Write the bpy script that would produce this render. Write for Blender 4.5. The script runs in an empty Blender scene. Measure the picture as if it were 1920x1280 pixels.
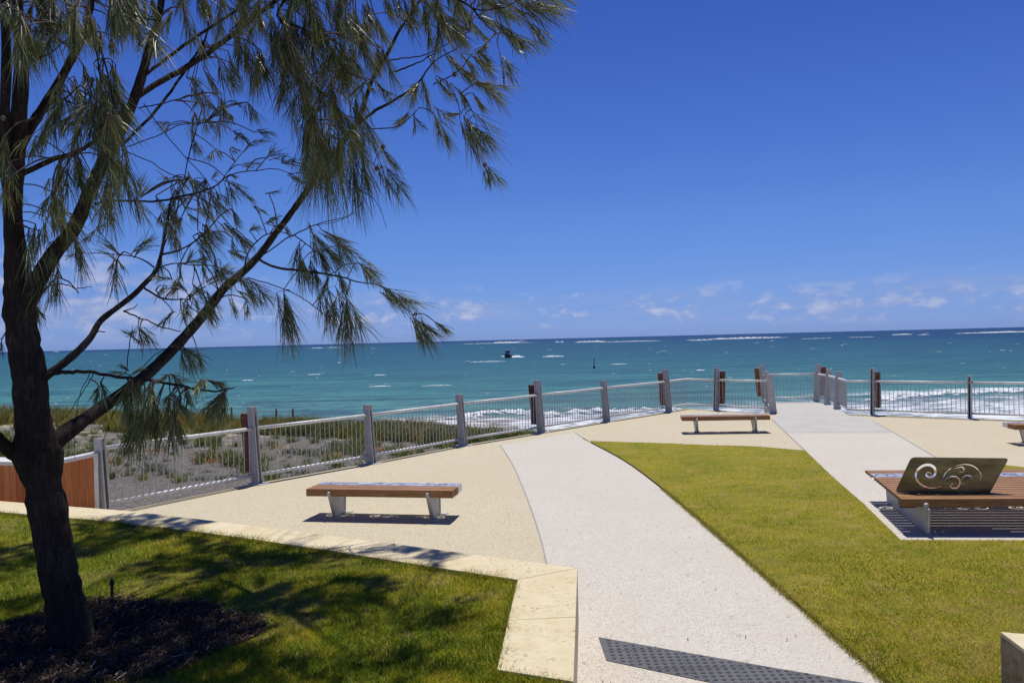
import bpy, bmesh, math, random
import numpy as np
from mathutils import Vector, Matrix

random.seed(7); rng = np.random.default_rng(7)
S = bpy.context.scene
COL = S.collection
R = math.radians

# ------------------------------------------------------------------ camera
CAM_Z = 2.6
FPX = 1500.0                                   # focal length in pixels of a 1920 px wide picture
cam_data = bpy.data.cameras.new('camera'); cam = bpy.data.objects.new('camera', cam_data); COL.objects.link(cam)
cam_data.sensor_width = 36.0; cam_data.lens = FPX / 1920 * 36
cam_data.clip_start = 0.05; cam_data.clip_end = 120000
CM = Matrix.Rotation(R(90 - 0.134), 4, 'X') @ Matrix.Rotation(R(-1.404), 4, 'Z')
cam.matrix_world = Matrix.Translation((0, 0, CAM_Z)) @ CM
S.camera = cam
C3 = CM.to_3x3()
def ray(px, py): return C3 @ Vector(((px - 960) / FPX, -(py - 640) / FPX, -1))
def G(px, py, z=0.0):                          # where the sight line meets the level z
    d = ray(px, py); t = (z - CAM_Z) / d.z
    return Vector((d.x * t, d.y * t, z))
def AT(px, py, Y):                             # the point of the sight line at distance Y
    d = ray(px, py); t = Y / d.y
    return Vector((d.x * t, Y, CAM_Z + d.z * t))

# ------------------------------------------------------------------ light
SUN_EL, SUN_AZ = R(68.0), R(10.0)              # azimuth clockwise from +Y
sd = Vector((math.sin(SUN_AZ) * math.cos(SUN_EL), math.cos(SUN_AZ) * math.cos(SUN_EL), math.sin(SUN_EL)))
sl = bpy.data.lights.new('sun', 'SUN'); sun = bpy.data.objects.new('sun', sl); COL.objects.link(sun)
sl.energy = 4.3; sl.angle = R(0.53); sl.color = (1.0, 0.955, 0.88)
sun.rotation_euler = sd.to_track_quat('Z', 'Y').to_euler()
W = bpy.data.worlds.new('World'); S.world = W; W.use_nodes = True
S.view_settings.view_transform = 'Standard'; S.view_settings.look = 'None'
S.view_settings.exposure = 0.0; S.view_settings.gamma = 1.0

class N:                                       # small node-graph writer
    def __init__(s, tree): s.t = tree; s.nodes = tree.nodes; s.l = tree.links
    def new(s, typ, props=None, **inp):
        n = s.nodes.new(typ)
        for k, v in (props or {}).items(): setattr(n, k, v)
        for k, v in inp.items():
            key = int(k[1:]) if k[0] == '_' and k[1:].isdigit() else k.replace('_', ' ')
            s.put(n.inputs[key], v)
        return n
    def put(s, sock, v):
        if isinstance(v, bpy.types.NodeSocket): s.l.new(v, sock)
        else:
            try: sock.default_value = v
            except Exception:
                sock.default_value = tuple(v) + (1.0,)
    def math(s, op, a, b=0.0, c=None, clamp=False):
        n = s.new('ShaderNodeMath', {'operation': op, 'use_clamp': clamp}, _0=a, _1=b)
        if c is not None: s.put(n.inputs[2], c)
        return n.outputs[0]
    def vmath(s, op, a, b): return s.new('ShaderNodeVectorMath', {'operation': op}, _0=a, _1=b).outputs[0]
    def noise(s, vec, scale, detail=4, rough=0.55, dist=0.0):
        return s.new('ShaderNodeTexNoise', None, Vector=vec, Scale=scale, Detail=detail, Roughness=rough, Distortion=dist).outputs[0]
    def map(s, v, a, b, c=0.0, d=1.0):
        n = s.new('ShaderNodeMapRange', {'clamp': True}, _0=v, _1=a, _2=b, _3=c, _4=d); return n.outputs[0]
    def ramp(s, f, stops, interp='LINEAR'):
        n = s.new('ShaderNodeValToRGB', None, Fac=f); r = n.color_ramp; r.interpolation = interp
        while len(r.elements) < len(stops): r.elements.new(0.5)
        for e, (p, c) in zip(r.elements, stops): e.position = p; e.color = tuple(c)[:3] + (1,)
        return n.outputs[0]
    def mix(s, f, a, b, blend='MIX'):
        n = s.new('ShaderNodeMix', {'data_type': 'RGBA', 'blend_type': blend})
        s.put(n.inputs[0], f); s.put(n.inputs[6], a if isinstance(a, bpy.types.NodeSocket) else tuple(a) + (1,))
        s.put(n.inputs[7], b if isinstance(b, bpy.types.NodeSocket) else tuple(b) + (1,))
        return n.outputs[2]

w = N(W.node_tree); w.nodes.clear()
sky = w.new('ShaderNodeTexSky', {'sky_type': 'NISHITA', 'sun_disc': False, 'sun_elevation': SUN_EL, 'sun_rotation': SUN_AZ,
                                 'altitude': 0, 'air_density': 1.0, 'dust_density': 0.2, 'ozone_density': 3.0})
tc = w.new('ShaderNodeTexCoord'); dirv = tc.outputs['Generated']
sx = w.new('ShaderNodeSeparateXYZ', None, Vector=dirv)
X_, Y_, Z_ = sx.outputs
grade = w.ramp(w.map(Z_, 0.0, 0.5), [(0.0, (0.29, 0.47, 1.25)), (0.018, (0.295, 0.47, 1.22)), (0.084, (0.305, 0.455, 1.04)), (0.163, (0.315, 0.47, 0.97)), (0.294, (0.32, 0.475, 0.92)), (0.543, (0.26, 0.41, 0.88)), (0.756, (0.21, 0.355, 0.84)), (1.0, (0.13, 0.26, 0.62))])
skyc = w.mix(1.0, sky.outputs[0], grade, 'MULTIPLY')
cv = w.vmath('ADD', w.vmath('MULTIPLY', dirv, (13.0, 13.0, 27.0)), (5.3, 2.1, 0.4))
cn = w.noise(cv, 2.3, 9, 0.58, 0.15)
cn2 = w.noise(w.vmath('MULTIPLY', dirv, (3.0, 3.0, 8.0)), 1.3, 3, 0.5)
# banks of small cumulus low over the sea, taller towards the left
topb = w.map(X_, -0.45, -0.22, 0.108, 0.060)
band = w.math('MULTIPLY', w.map(Z_, 0.004, 0.03), w.map(w.math('SUBTRACT', topb, Z_), -0.012, 0.03))
dens = w.math('ADD', cn, w.math('ADD', w.math('MULTIPLY', w.math('SUBTRACT', cn2, 0.5), 0.55), w.map(X_, -0.28, -0.46, -0.012, 0.075)))
cm = w.math('MULTIPLY', w.map(dens, 0.495, 0.61), band)
haz = w.noise(w.vmath('MULTIPLY', dirv, (5.0, 5.0, 40.0)), 1.5, 6, 0.6)
cm2 = w.math('MULTIPLY', w.math('MULTIPLY', w.map(haz, 0.42, 0.7), band), 0.5)
skyc = w.mix(cm2, skyc, (3.3, 4.0, 6.6))
ccol = w.mix(w.map(cn, 0.5, 0.75), (3.2, 3.8, 6.2), (6.6, 6.7, 8.0))
skyc = w.mix(w.math('MULTIPLY', cm, 0.62), skyc, ccol)
bg = w.new('ShaderNodeBackground', None, Color=skyc, Strength=0.1)
w.l.new(bg.outputs[0], w.new('ShaderNodeOutputWorld').inputs[0])

# ------------------------------------------------------------------ materials
def material(name, build):
    m = bpy.data.materials.new(name); m.use_nodes = True
    g = N(m.node_tree); g.nodes.clear()
    out = g.new('ShaderNodeOutputMaterial')
    geo = g.new('ShaderNodeNewGeometry'); tcd = g.new('ShaderNodeTexCoord')
    sh = build(g, geo.outputs['Position'], tcd.outputs['Object'])
    g.l.new(sh, out.inputs[0])
    return m
def prin(g, col, rough=0.6, metal=0.0, spec=0.4, normal=None):
    p = g.new('ShaderNodeBsdfPrincipled', None, Base_Color=col, Roughness=rough, Metallic=metal)
    g.put(p.inputs['Specular IOR Level'], spec)
    if normal is not None: g.l.new(normal, p.inputs['Normal'])
    return p.outputs[0]
def bump(g, h, strength=0.4, dist=0.01):
    return g.new('ShaderNodeBump', None, Strength=strength, Distance=dist, Height=h).outputs[0]

def aggregate(name, base, dark, light, warm, speck=95, contrast=1.0):
    def b(g, P, O):
        v = g.new('ShaderNodeTexVoronoi', None, Vector=P, Scale=speck)
        rnd = g.new('ShaderNodeSeparateColor', None, Color=v.outputs['Color']).outputs[0]
        c = g.ramp(rnd, [(0.0, dark), (0.14, dark), (0.26, base), (0.62, base), (0.84, light), (0.95, warm), (1.0, warm)])
        edge = g.map(v.outputs['Distance'], 0.2, 0.75)
        c = g.mix(g.math('MULTIPLY', edge, 0.35), c, tuple(x * 0.72 for x in base))
        big = g.noise(P, 0.45, 5, 0.6); mid = g.noise(P, 3.2, 4, 0.6)
        t = g.math('ADD', g.math('MULTIPLY', big, 0.6), g.math('MULTIPLY', mid, 0.4))
        c = g.mix(g.map(t, 0.40, 0.60, 0.0, 0.45), c, tuple(x * y for x, y in zip(base, (0.84, 0.80, 0.76))))
        n = bump(g, v.outputs['Distance'], 0.35, 0.004)
        return prin(g, c, 0.85, 0, 0.2, n)
    return material(name, b)
M = {}
M['plaza'] = aggregate('plaza aggregate', (0.62, 0.555, 0.40), (0.33, 0.28, 0.20), (0.71, 0.67, 0.53), (0.58, 0.47, 0.28))
M['path'] = aggregate('path aggregate', (0.635, 0.60, 0.525), (0.39, 0.35, 0.32), (0.72, 0.69, 0.64), (0.56, 0.46, 0.37), 105)
M['landing'] = aggregate('landing aggregate', (0.64, 0.59, 0.50), (0.34, 0.30, 0.25), (0.73, 0.70, 0.63), (0.56, 0.46, 0.35), 82)
def smooth_conc(base, amt=0.2):
    def b(g, P, O):
        n1 = g.noise(P, 1.3, 6, 0.6); n2 = g.noise(P, 30, 3, 0.6)
        t = g.math('ADD', g.math('MULTIPLY', n1, 0.7), g.math('MULTIPLY', n2, 0.3))
        c = g.mix(g.map(t, 0.3, 0.7), tuple(x * (1 - amt) for x in base), tuple(min(0.85, x * (1 + amt * 0.5)) for x in base))
        return prin(g, c, 0.8, 0, 0.25, bump(g, n2, 0.2, 0.003))
    return b
M['grey_conc'] = material('grey walkway concrete', smooth_conc((0.49, 0.475, 0.44), 0.12))
M['border'] = material('cream border concrete', smooth_conc((0.66, 0.57, 0.36)))
M['seawall'] = material('sea wall concrete', smooth_conc((0.45, 0.43, 0.38)))
M['joint'] = material('joint filler', smooth_conc((0.36, 0.36, 0.38)))
def limestone(g, P, O):
    n1 = g.noise(P, 2.2, 6, 0.65); n2 = g.noise(P, 26, 6, 0.7); n3 = g.noise(g.vmath('MULTIPLY', P, (1, 1, 4)), 9, 5, 0.6)
    c = g.ramp(g.math('ADD', g.math('MULTIPLY', n1, 0.6), g.math('MULTIPLY', n3, 0.4)),
               [(0.25, (0.54, 0.43, 0.25)), (0.42, (0.64, 0.54, 0.345)), (0.56, (0.69, 0.60, 0.41)), (0.75, (0.71, 0.65, 0.51))])
    pits = g.map(n2, 0.37, 0.44, 1.0, 0.0)
    patch = g.map(g.noise(P, 5.0, 3), 0.45, 0.6)
    c = g.mix(g.math('MULTIPLY', pits, g.math('MULTIPLY', patch, 0.9)), c, (0.26, 0.17, 0.09))
    gr = g.noise(P, 8.0, 7, 0.75, 0.4); c = g.mix(g.map(gr, 0.54, 0.72, 0, 0.5), c, (0.44, 0.36, 0.22)); c = g.mix(g.map(gr, 0.26, 0.40, 0.4, 0), c, (0.72, 0.66, 0.50))
    h = g.math('ADD', n2, g.math('MULTIPLY', g.noise(P, 120, 3), 0.4))
    return prin(g, c, 0.9, 0, 0.2, bump(g, h, 0.5, 0.008))
M['limestone'] = material('reconstituted limestone', limestone)
def darkstone(g, P, O):
    n1 = g.noise(P, 14, 7, 0.75, 0.6); n2 = g.noise(P, 50, 4, 0.7); n3 = g.noise(P, 2.5, 3)
    c = g.ramp(n1, [(0.3, (0.16, 0.11, 0.06)), (0.45, (0.40, 0.31, 0.19)), (0.6, (0.50, 0.41, 0.27)), (0.75, (0.56, 0.48, 0.33))])
    c = g.mix(g.map(n3, 0.5, 0.7, 0, 0.5), c, (0.42, 0.27, 0.08))
    return prin(g, c, 0.95, 0, 0.1, bump(g, g.math('ADD', n1, g.math('MULTIPLY', n2, 0.3)), 0.9, 0.03))
M['split_stone'] = material('split face limestone', darkstone)
M['mortar'] = material('wall joint mortar', smooth_conc((0.60, 0.48, 0.24), 0.2))

def galv(base, rough=0.45, metal=0.75):
    def b(g, P, O):
        v = g.new('ShaderNodeTexVoronoi', None, Vector=O, Scale=45)
        n = g.noise(O, 7, 6, 0.65)
        t = g.math('ADD', g.math('MULTIPLY', g.new('ShaderNodeSeparateColor', None, Color=v.outputs['Color']).outputs[0], 0.35), g.math('MULTIPLY', n, 0.65))
        c = g.mix(g.map(t, 0.25, 0.75), tuple(x * 0.78 for x in base), tuple(min(0.9, x * 1.15) for x in base))
        r = g.map(n, 0.3, 0.7, rough - 0.1, rough + 0.15)
        p = g.new('ShaderNodeBsdfPrincipled', None, Base_Color=c, Roughness=r, Metallic=metal)
        return p.outputs[0]
    return b
M['galv'] = material('galvanised steel', galv((0.50, 0.49, 0.47), 0.5, 0.25))
M['rail'] = material('galvanised tube', galv((0.72, 0.72, 0.71), 0.5, 0.12))
M['stainless'] = material('brushed stainless plate', galv((0.62, 0.63, 0.66), 0.35, 0.85))
def bronze(g, P, O):
    n = g.noise(g.vmath('MULTIPLY', O, (1.5, 1.5, 5)), 2.2, 5, 0.6); n2 = g.noise(g.vmath('MULTIPLY', O, (3, 3, 60)), 4, 3)
    c = g.mix(g.map(n, 0.3, 0.7), (0.10, 0.085, 0.05), (0.24, 0.21, 0.12))
    return prin(g, c, g.map(n2, 0.3, 0.7, 0.26, 0.42), 0.85, 0.5)
M['back_plate'] = material('weathered steel plate', bronze)
M['gap'] = material('dark gap between plates', lambda g, P, O: prin(g, (0.10, 0.105, 0.12), 0.8, 0, 0.2))  # shade in the slot between post plates, put in as colour; also under tile joints
def wood(c0, c1, c2):
    def b(g, P, O):
        oi = g.new('ShaderNodeObjectInfo').outputs['Random']
        v = g.vmath('ADD', g.vmath('MULTIPLY', O, (1.2, 14, 14)), g.new('ShaderNodeCombineXYZ', None, X=g.math('MULTIPLY', oi, 37.0)).outputs[0])
        n = g.noise(v, 3.0, 7, 0.65, 0.6); n2 = g.noise(O, 2.0, 3)
        t = g.math('ADD', g.math('MULTIPLY', n, 0.75), g.math('MULTIPLY', n2, 0.25))
        c = g.ramp(t, [(0.28, c0), (0.5, c1), (0.72, c2)])
        c = g.mix(g.math('MULTIPLY', oi, 0.25), c, tuple(x * 0.6 for x in c1))
        return prin(g, c, 0.6, 0, 0.3, bump(g, n, 0.3, 0.004))
    return b
M['slat'] = material('jarrah seat timber', wood((0.15, 0.066, 0.026), (0.31, 0.150, 0.060), (0.45, 0.27, 0.135)))
def woodv(c0, c1, c2):
    def b(g, P, O):
        oi = g.new('ShaderNodeObjectInfo').outputs['Random']
        v = g.vmath('MULTIPLY', O, (9, 9, 1.2)); n = g.noise(v, 4.0, 6, 0.6, 0.4)
        at = g.new('ShaderNodeAttribute', {'attribute_name': 'tint'}).outputs['Fac']
        c = g.ramp(g.math('ADD', g.math('MULTIPLY', n, 0.5), g.math('MULTIPLY', at, 0.5)), [(0.2, c0), (0.5, c1), (0.75, c2)])
        return prin(g, c, 0.6, 0, 0.3, bump(g, n, 0.3, 0.004))
    return b
M['cladding'] = material('red cladding timber', woodv((0.34, 0.10, 0.03), (0.52, 0.17, 0.055), (0.62, 0.27, 0.11)))
M['post_timber'] = material('red timber post', woodv((0.12, 0.036, 0.018), (0.23, 0.072, 0.030), (0.31, 0.11, 0.045)))
def bark(g, P, O):
    v = g.vmath('MULTIPLY', P, (14, 14, 2.8)); n = g.noise(v, 2.6, 9, 0.74, 1.2); n2 = g.noise(P, 3, 4)
    c = g.ramp(g.math('ADD', g.math('MULTIPLY', n, 0.7), g.math('MULTIPLY', n2, 0.3)), [(0.3, (0.022, 0.017, 0.014)), (0.5, (0.065, 0.050, 0.043)), (0.66, (0.15, 0.125, 0.11)), (0.8, (0.26, 0.23, 0.21))])
    return prin(g, c, 0.95, 0, 0.1, bump(g, n, 1.0, 0.05))
M['bark'] = material('she-oak bark', bark)
def twigm(g, P, O):
    n = g.noise(P, 9, 4)
    c = g.ramp(n, [(0.35, (0.08, 0.058, 0.045)), (0.65, (0.21, 0.165, 0.13))])
    return prin(g, c, 0.9, 0, 0.1)
M['twig'] = material('she-oak twig', twigm)
def leafy(rough=0.55, trans=0.25, gain=1.0):
    def b(g, P, O):
        a = g.new('ShaderNodeAttribute', {'attribute_name': 'Col'}).outputs['Color']
        d = prin(g, a, rough, 0, 0.3)
        t = g.new('ShaderNodeBsdfTranslucent', None, Color=a).outputs[0]
        m = g.new('ShaderNodeMixShader', None, Fac=trans); g.l.new(d, m.inputs[1]); g.l.new(t, m.inputs[2])
        return m.outputs[0]
    return b
M['needle'] = material('she-oak needles', leafy(0.45, 0.22))
M['blade'] = material('grass blades', leafy(0.6, 0.3))
M['leaf'] = material('dune leaves', leafy(0.6, 0.25))
M['chip'] = material('bark chips and litter', leafy(0.9, 0.0))
def turf(green, yellow, brown, soil):
    def b(g, P, O):
        n1 = g.noise(P, 0.9, 5, 0.6); n2 = g.noise(P, 6, 5, 0.65); n3 = g.noise(P, 60, 4, 0.7); n4 = g.noise(P, 2.6, 6, 0.7, 0.4)
        c = g.mix(g.map(g.math('ADD', g.math('MULTIPLY', n1, 0.55), g.math('MULTIPLY', n2, 0.45)), 0.38, 0.62), green, yellow)
        c = g.mix(g.map(n4, 0.52, 0.66, 0, 0.75), c, brown)
        n5 = g.noise(P, 19, 5, 0.75)
        c = g.mix(g.map(n5, 0.60, 0.70, 0, 0.7), c, soil); c = g.mix(g.map(n5, 0.30, 0.42, 0.5, 0), c, tuple(min(1, x * 1.25) for x in yellow))
        c = g.mix(g.map(n3, 0.35, 0.62, 0.55, 0.0), c, soil)
        return prin(g, c, 0.9, 0, 0.1, bump(g, n3, 0.8, 0.02))
    return b
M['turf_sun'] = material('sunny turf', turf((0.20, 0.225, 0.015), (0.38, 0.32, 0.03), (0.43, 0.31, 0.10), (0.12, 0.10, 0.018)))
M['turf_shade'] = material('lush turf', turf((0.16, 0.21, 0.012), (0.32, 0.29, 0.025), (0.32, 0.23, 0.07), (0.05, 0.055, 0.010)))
def mulchm(g, P, O):
    n = g.noise(P, 14, 7, 0.75); n2 = g.noise(P, 60, 3, 0.7)
    c = g.ramp(g.math('ADD', g.math('MULTIPLY', n, 0.6), g.math('MULTIPLY', n2, 0.4)), [(0.35, (0.018, 0.012, 0.010)), (0.5, (0.055, 0.036, 0.028)), (0.68, (0.14, 0.10, 0.08))])
    return prin(g, c, 0.95, 0, 0.1, bump(g, n, 1.0, 0.04))
M['mulch'] = material('bark mulch', mulchm)
def dunem(g, P, O):
    n = g.noise(P, 1.1, 6, 0.65); n2 = g.noise(P, 14, 6, 0.8); n3 = g.noise(P, 45, 3, 0.8)
    c = g.ramp(g.math('ADD', g.math('MULTIPLY', n2, 0.55), g.math('MULTIPLY', n3, 0.45)), [(0.36, (0.02, 0.018, 0.016)), (0.47, (0.12, 0.108, 0.10)), (0.55, (0.24, 0.222, 0.208)), (0.64, (0.52, 0.49, 0.46))])
    sy = g.new('ShaderNodeSeparateXYZ', None, Vector=P).outputs[1]
    c = g.mix(g.math('MULTIPLY', g.map(g.math('ADD', n, g.math('MULTIPLY', g.map(sy, 20, 30), 0.14)), 0.64, 0.72), 0.7), c, (0.52, 0.44, 0.31))
    return prin(g, c, 0.95, 0, 0.1, bump(g, n2, 0.9, 0.05))
M['dune'] = material('mulched dune', dunem)
M['tile'] = material('charcoal tactile tile', smooth_conc((0.125, 0.127, 0.14), 0.25))
M['dome'] = material('charcoal tactile dome', smooth_conc((0.07, 0.07, 0.08), 0.3))
M['black'] = material('black plastic', lambda g, P, O: prin(g, (0.02, 0.02, 0.022), 0.5, 0, 0.4))
M['hull'] = material('dark hull paint', lambda g, P, O: prin(g, (0.03, 0.022, 0.03), 0.5, 0, 0.4))
M['boat_white'] = material('white boat paint', lambda g, P, O: prin(g, (0.72, 0.72, 0.70), 0.4, 0, 0.4))
M['glass'] = material('dark cabin glass', lambda g, P, O: prin(g, (0.01, 0.012, 0.015), 0.1, 0, 0.6))
M['oldpost'] = material('weathered pine post', woodv((0.20, 0.16, 0.08), (0.34, 0.27, 0.15), (0.45, 0.38, 0.22)))
M['rope'] = material('pale rope', lambda g, P, O: prin(g, (0.55, 0.55, 0.50), 0.8, 0, 0.2))
M['foam'] = material('sea foam', lambda g, P, O: prin(g, g.mix(g.noise(P, 1.5, 4), (0.70, 0.74, 0.77), (0.9, 0.9, 0.9)), 0.8, 0, 0.2))

def seam(g, P, O):
    sp = g.new('ShaderNodeSeparateXYZ', None, Vector=P); X, Y = sp.outputs[0], sp.outputs[1]
    inv = g.math('DIVIDE', 9900.0, Y)                             # shallower towards the shore
    side = g.math('DIVIDE', X, Y)
    big = g.noise(g.vmath('MULTIPLY', P, (0.004, 0.02, 1)), 1.0, 5, 0.6, 0.5)
    t = g.math('ADD', inv, g.math('MULTIPLY', side, -26.0))
    t = g.math('ADD', t, g.math('MULTIPLY', g.math('SUBTRACT', big, 0.5), g.map(inv, 4, 40, 10, 60)))
    t = g.map(t, 0, 180)
    c = g.ramp(t, [(0.0, (0.010, 0.050, 0.13)), (0.045, (0.018, 0.095, 0.150)), (0.14, (0.028, 0.130, 0.168)), (0.34, (0.044, 0.180, 0.195)),
                   (0.52, (0.070, 0.245, 0.235)), (0.72, (0.120, 0.32, 0.29)), (0.88, (0.18, 0.37, 0.33)), (1.0, (0.25, 0.39, 0.35))])
    edge = g.map(inv, 1.2, 5.5, 1.0, 0.0)
    c = g.mix(edge, c, (0.004, 0.022, 0.11))
    # wind streaks and cat's paws
    st = g.noise(g.vmath('MULTIPLY', P, (0.035, 0.22, 1)), 1.0, 6, 0.7, 0.3)
    c = g.mix(g.map(st, 0.42, 0.62, 0, 0.7), c, (0.008, 0.045, 0.10))
    fine = g.noise(g.vmath('MULTIPLY', P, (0.5, 1.9, 1)), 1.0, 5, 0.7)
    c = g.mix(g.map(fine, 0.46, 0.62, 0, 0.6), c, (0.010, 0.06, 0.095))
    c = g.mix(g.map(fine, 0.28, 0.46, 0.16, 0), c, (0.16, 0.30, 0.33))
    # weed lying on the sand under the shallow water, left and middle
    wn = g.math('ADD', g.math('MULTIPLY', g.noise(g.vmath('MULTIPLY', P, (0.55, 1.5, 1)), 1.0, 6, 0.72, 0.6), 0.5), g.math('MULTIPLY', g.noise(g.vmath('MULTIPLY', P, (0.09, 0.30, 1)), 1.0, 3, 0.6), 0.5))
    wreg = g.math('MULTIPLY', g.map(inv, 82, 112), g.map(inv, 150, 132))
    wreg = g.math('MULTIPLY', wreg, g.map(X, 14, 2))
    c = g.mix(g.math('MULTIPLY', g.map(wn, 0.525, 0.575), g.math('MULTIPLY', wreg, 0.85)), c, (0.035, 0.065, 0.10))
    # the wash at the shore
    wob = g.math('MULTIPLY', g.math('SUBTRACT', g.noise(g.vmath('MULTIPLY', P, (0.12, 0.12, 1)), 1.0, 6, 0.65), 0.5), 26.0)
    s_ = g.math('SUBTRACT', g.math('ADD', g.math('MULTIPLY', X, 0.14), 71.0), g.math('ADD', Y, wob))
    right = g.map(X, -21, -12)
    fo = g.noise(g.vmath('MULTIPLY', P, (0.35, 0.9, 1)), 1.0, 8, 0.7, 0.9)
    wash = g.math('MULTIPLY', g.map(s_, -2, 4), right)
    grey = g.mix(g.map(fo, 0.35, 0.65), (0.17, 0.22, 0.26), (0.40, 0.44, 0.48))
    rock = g.mix(g.map(g.noise(g.vmath('MULTIPLY', P, (0.5, 1.2, 1)), 1.0, 7, 0.75), 0.4, 0.6), (0.12, 0.10, 0.09), (0.42, 0.39, 0.35))
    grey = g.mix(g.map(X, 6, -2), grey, rock)
    c = g.mix(wash, c, grey)
    fm = g.math('MULTIPLY', wash, g.map(g.math('ADD', fo, g.math('MULTIPLY', g.map(s_, 0, 16), 0.07)), 0.50, 0.60))
    c = g.mix(fm, c, (0.86, 0.88, 0.90))
    # second line of breakers further out on the right
    s2 = g.math('ABSOLUTE', g.math('SUBTRACT', g.math('ADD', g.math('MULTIPLY', X, 0.10), 80.5), g.math('ADD', Y, g.math('MULTIPLY', wob, 0.35))))
    f2 = g.math('MULTIPLY', g.math('MULTIPLY', g.map(s2, 2.6, 0.6), g.map(fo, 0.42, 0.52)), g.map(X, 24, 42))
    c = g.mix(f2, c, (0.84, 0.87, 0.90))
    nb = bump(g, g.math('ADD', g.math('MULTIPLY', st, 0.7), fine), 0.6, 0.5)
    return prin(g, c, 0.4, 0, 0.07, nb)
M['sea'] = material('sea water', seam)

# ------------------------------------------------------------------ object helpers
def tag(o, label=None, cat=None, group=None, kind=None):
    if label: o['label'] = label
    if cat: o['category'] = cat
    if group: o['group'] = group
    if kind: o['kind'] = kind
    return o
def link(name, me, mat=None, parent=None, loc=None):
    o = bpy.data.objects.new(name, me); COL.objects.link(o)
    if mat is not None: me.materials.append(mat)
    if parent is not None: o.parent = parent
    if loc is not None: o.location = loc
    return o
def empty(name, loc=(0, 0, 0), rz=0.0):
    o = bpy.data.objects.new(name, None); COL.objects.link(o); o.location = loc; o.rotation_euler.z = rz
    o.empty_display_size = 0.1
    return o
class MB:
    def __init__(s): s.v = []; s.f = []; s.bev = 0
    def add(s, vs, fs):
        k = len(s.v); s.v += [tuple(x) for x in vs]; s.f += [tuple(i + k for i in f) for f in fs]; return s
    def hexa(s, b, t):                                            # bottom four, top four corners (ccw from above)
        return s.add(list(b) + list(t), [(3, 2, 1, 0), (4, 5, 6, 7), (0, 1, 5, 4), (1, 2, 6, 5), (2, 3, 7, 6), (3, 0, 4, 7)])
    def box(s, c, d, rot=None):
        c = Vector(c); x, y, z = d[0] / 2, d[1] / 2, d[2] / 2
        P = [Vector(q) for q in ((-x, -y, -z), (x, -y, -z), (x, y, -z), (-x, y, -z), (-x, -y, z), (x, -y, z), (x, y, z), (-x, y, z))]
        if rot is not None: P = [rot @ p for p in P]
        P = [p + c for p in P]; return s.hexa(P[:4], P[4:])
    def tube(s, pts, rad, n=8, cap=True):
        pts = [Vector(p) for p in pts]; rad = list(rad) if hasattr(rad, '__len__') else [rad] * len(pts)
        base = len(s.v); prev = None
        for i, p in enumerate(pts):
            a = pts[max(i - 1, 0)]; b = pts[min(i + 1, len(pts) - 1)]; t = (b - a).normalized()
            if prev is None: u = t.orthogonal().normalized()
            else:
                u = prev - t * prev.dot(t); u = u.normalized() if u.length > 1e-6 else t.orthogonal().normalized()
            prev = u; q = t.cross(u)
            for k in range(n):
                an = 2 * math.pi * k / n; s.v.append(tuple(p + (u * math.cos(an) + q * math.sin(an)) * rad[i]))
        for i in range(len(pts) - 1):
            for k in range(n):
                a = base + i * n + k; b = base + i * n + (k + 1) % n; s.f.append((a, b, b + n, a + n))
        if cap:
            s.f.append(tuple(base + k for k in range(n))[::-1]); e = base + (len(pts) - 1) * n; s.f.append(tuple(e + k for k in range(n)))
        return s
    def prism(s, poly, z0, z1):
        n = len(poly); vs = [(p[0], p[1], z0) for p in poly] + [(p[0], p[1], z1) for p in poly]
        return s.add(vs, [tuple(range(n))[::-1], tuple(range(n, 2 * n))] + [(i, (i + 1) % n, n + (i + 1) % n, n + i) for i in range(n)])
    def build(s, name, mat, parent=None, smooth=False, bevel=0.0, seg=2, loc=None):
        me = bpy.data.meshes.new(name); me.from_pydata(s.v, [], s.f); me.validate()
        bm = bmesh.new(); bm.from_mesh(me)
        bmesh.ops.recalc_face_normals(bm, faces=bm.faces)
        if bevel > 0:
            ed = [e for e in bm.edges if len(e.link_faces) == 2 and e.calc_face_angle(0) > 0.5]
            bmesh.ops.bevel(bm, geom=ed, offset=bevel, segments=seg, profile=0.6, affect='EDGES')
        bm.to_mesh(me); bm.free()
        if smooth:
            me.polygons.foreach_set('use_smooth', [True] * len(me.polygons))
        return link(name, me, mat, parent, loc)
def copy_tree(o, parent=None):
    c = o.copy(); COL.objects.link(c)
    if parent is not None: c.parent = parent
    for ch in list(o.children): copy_tree(ch, c)
    return c
def sheet(name, poly, z, mat, kind='structure', inner=None):
    me = bpy.data.meshes.new(name); bm = bmesh.new()
    vs = [bm.verts.new((p[0], p[1], z)) for p in poly]
    f = bm.faces.new(vs); f.normal_update()
    if f.normal.z < 0: f.normal_flip()
    bmesh.ops.triangulate(bm, faces=bm.faces); bm.to_mesh(me); bm.free()
    o = link(name, me, mat)
    if kind: o['kind'] = kind
    return o
def big_mesh(name, V, F, mat, col=None, parent=None, k=4):
    me = bpy.data.meshes.new(name); V = np.asarray(V, dtype=np.float32).reshape(-1, 3); F = np.asarray(F, dtype=np.int32).reshape(-1, k)
    me.vertices.add(len(V)); me.vertices.foreach_set('co', V.ravel())
    me.loops.add(F.size); me.loops.foreach_set('vertex_index', F.ravel())
    me.polygons.add(len(F)); me.polygons.foreach_set('loop_start', np.arange(len(F), dtype=np.int32) * k)
    me.polygons.foreach_set('loop_total', np.full(len(F), k, dtype=np.int32))
    me.update(calc_edges=True)
    if col is not None:
        a = me.color_attributes.new('Col', 'FLOAT_COLOR', 'POINT')
        c4 = np.ones((len(V), 4), dtype=np.float32); c4[:, :3] = col; a.data.foreach_set('color', c4.ravel())
    return link(name, me, mat, parent)
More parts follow.
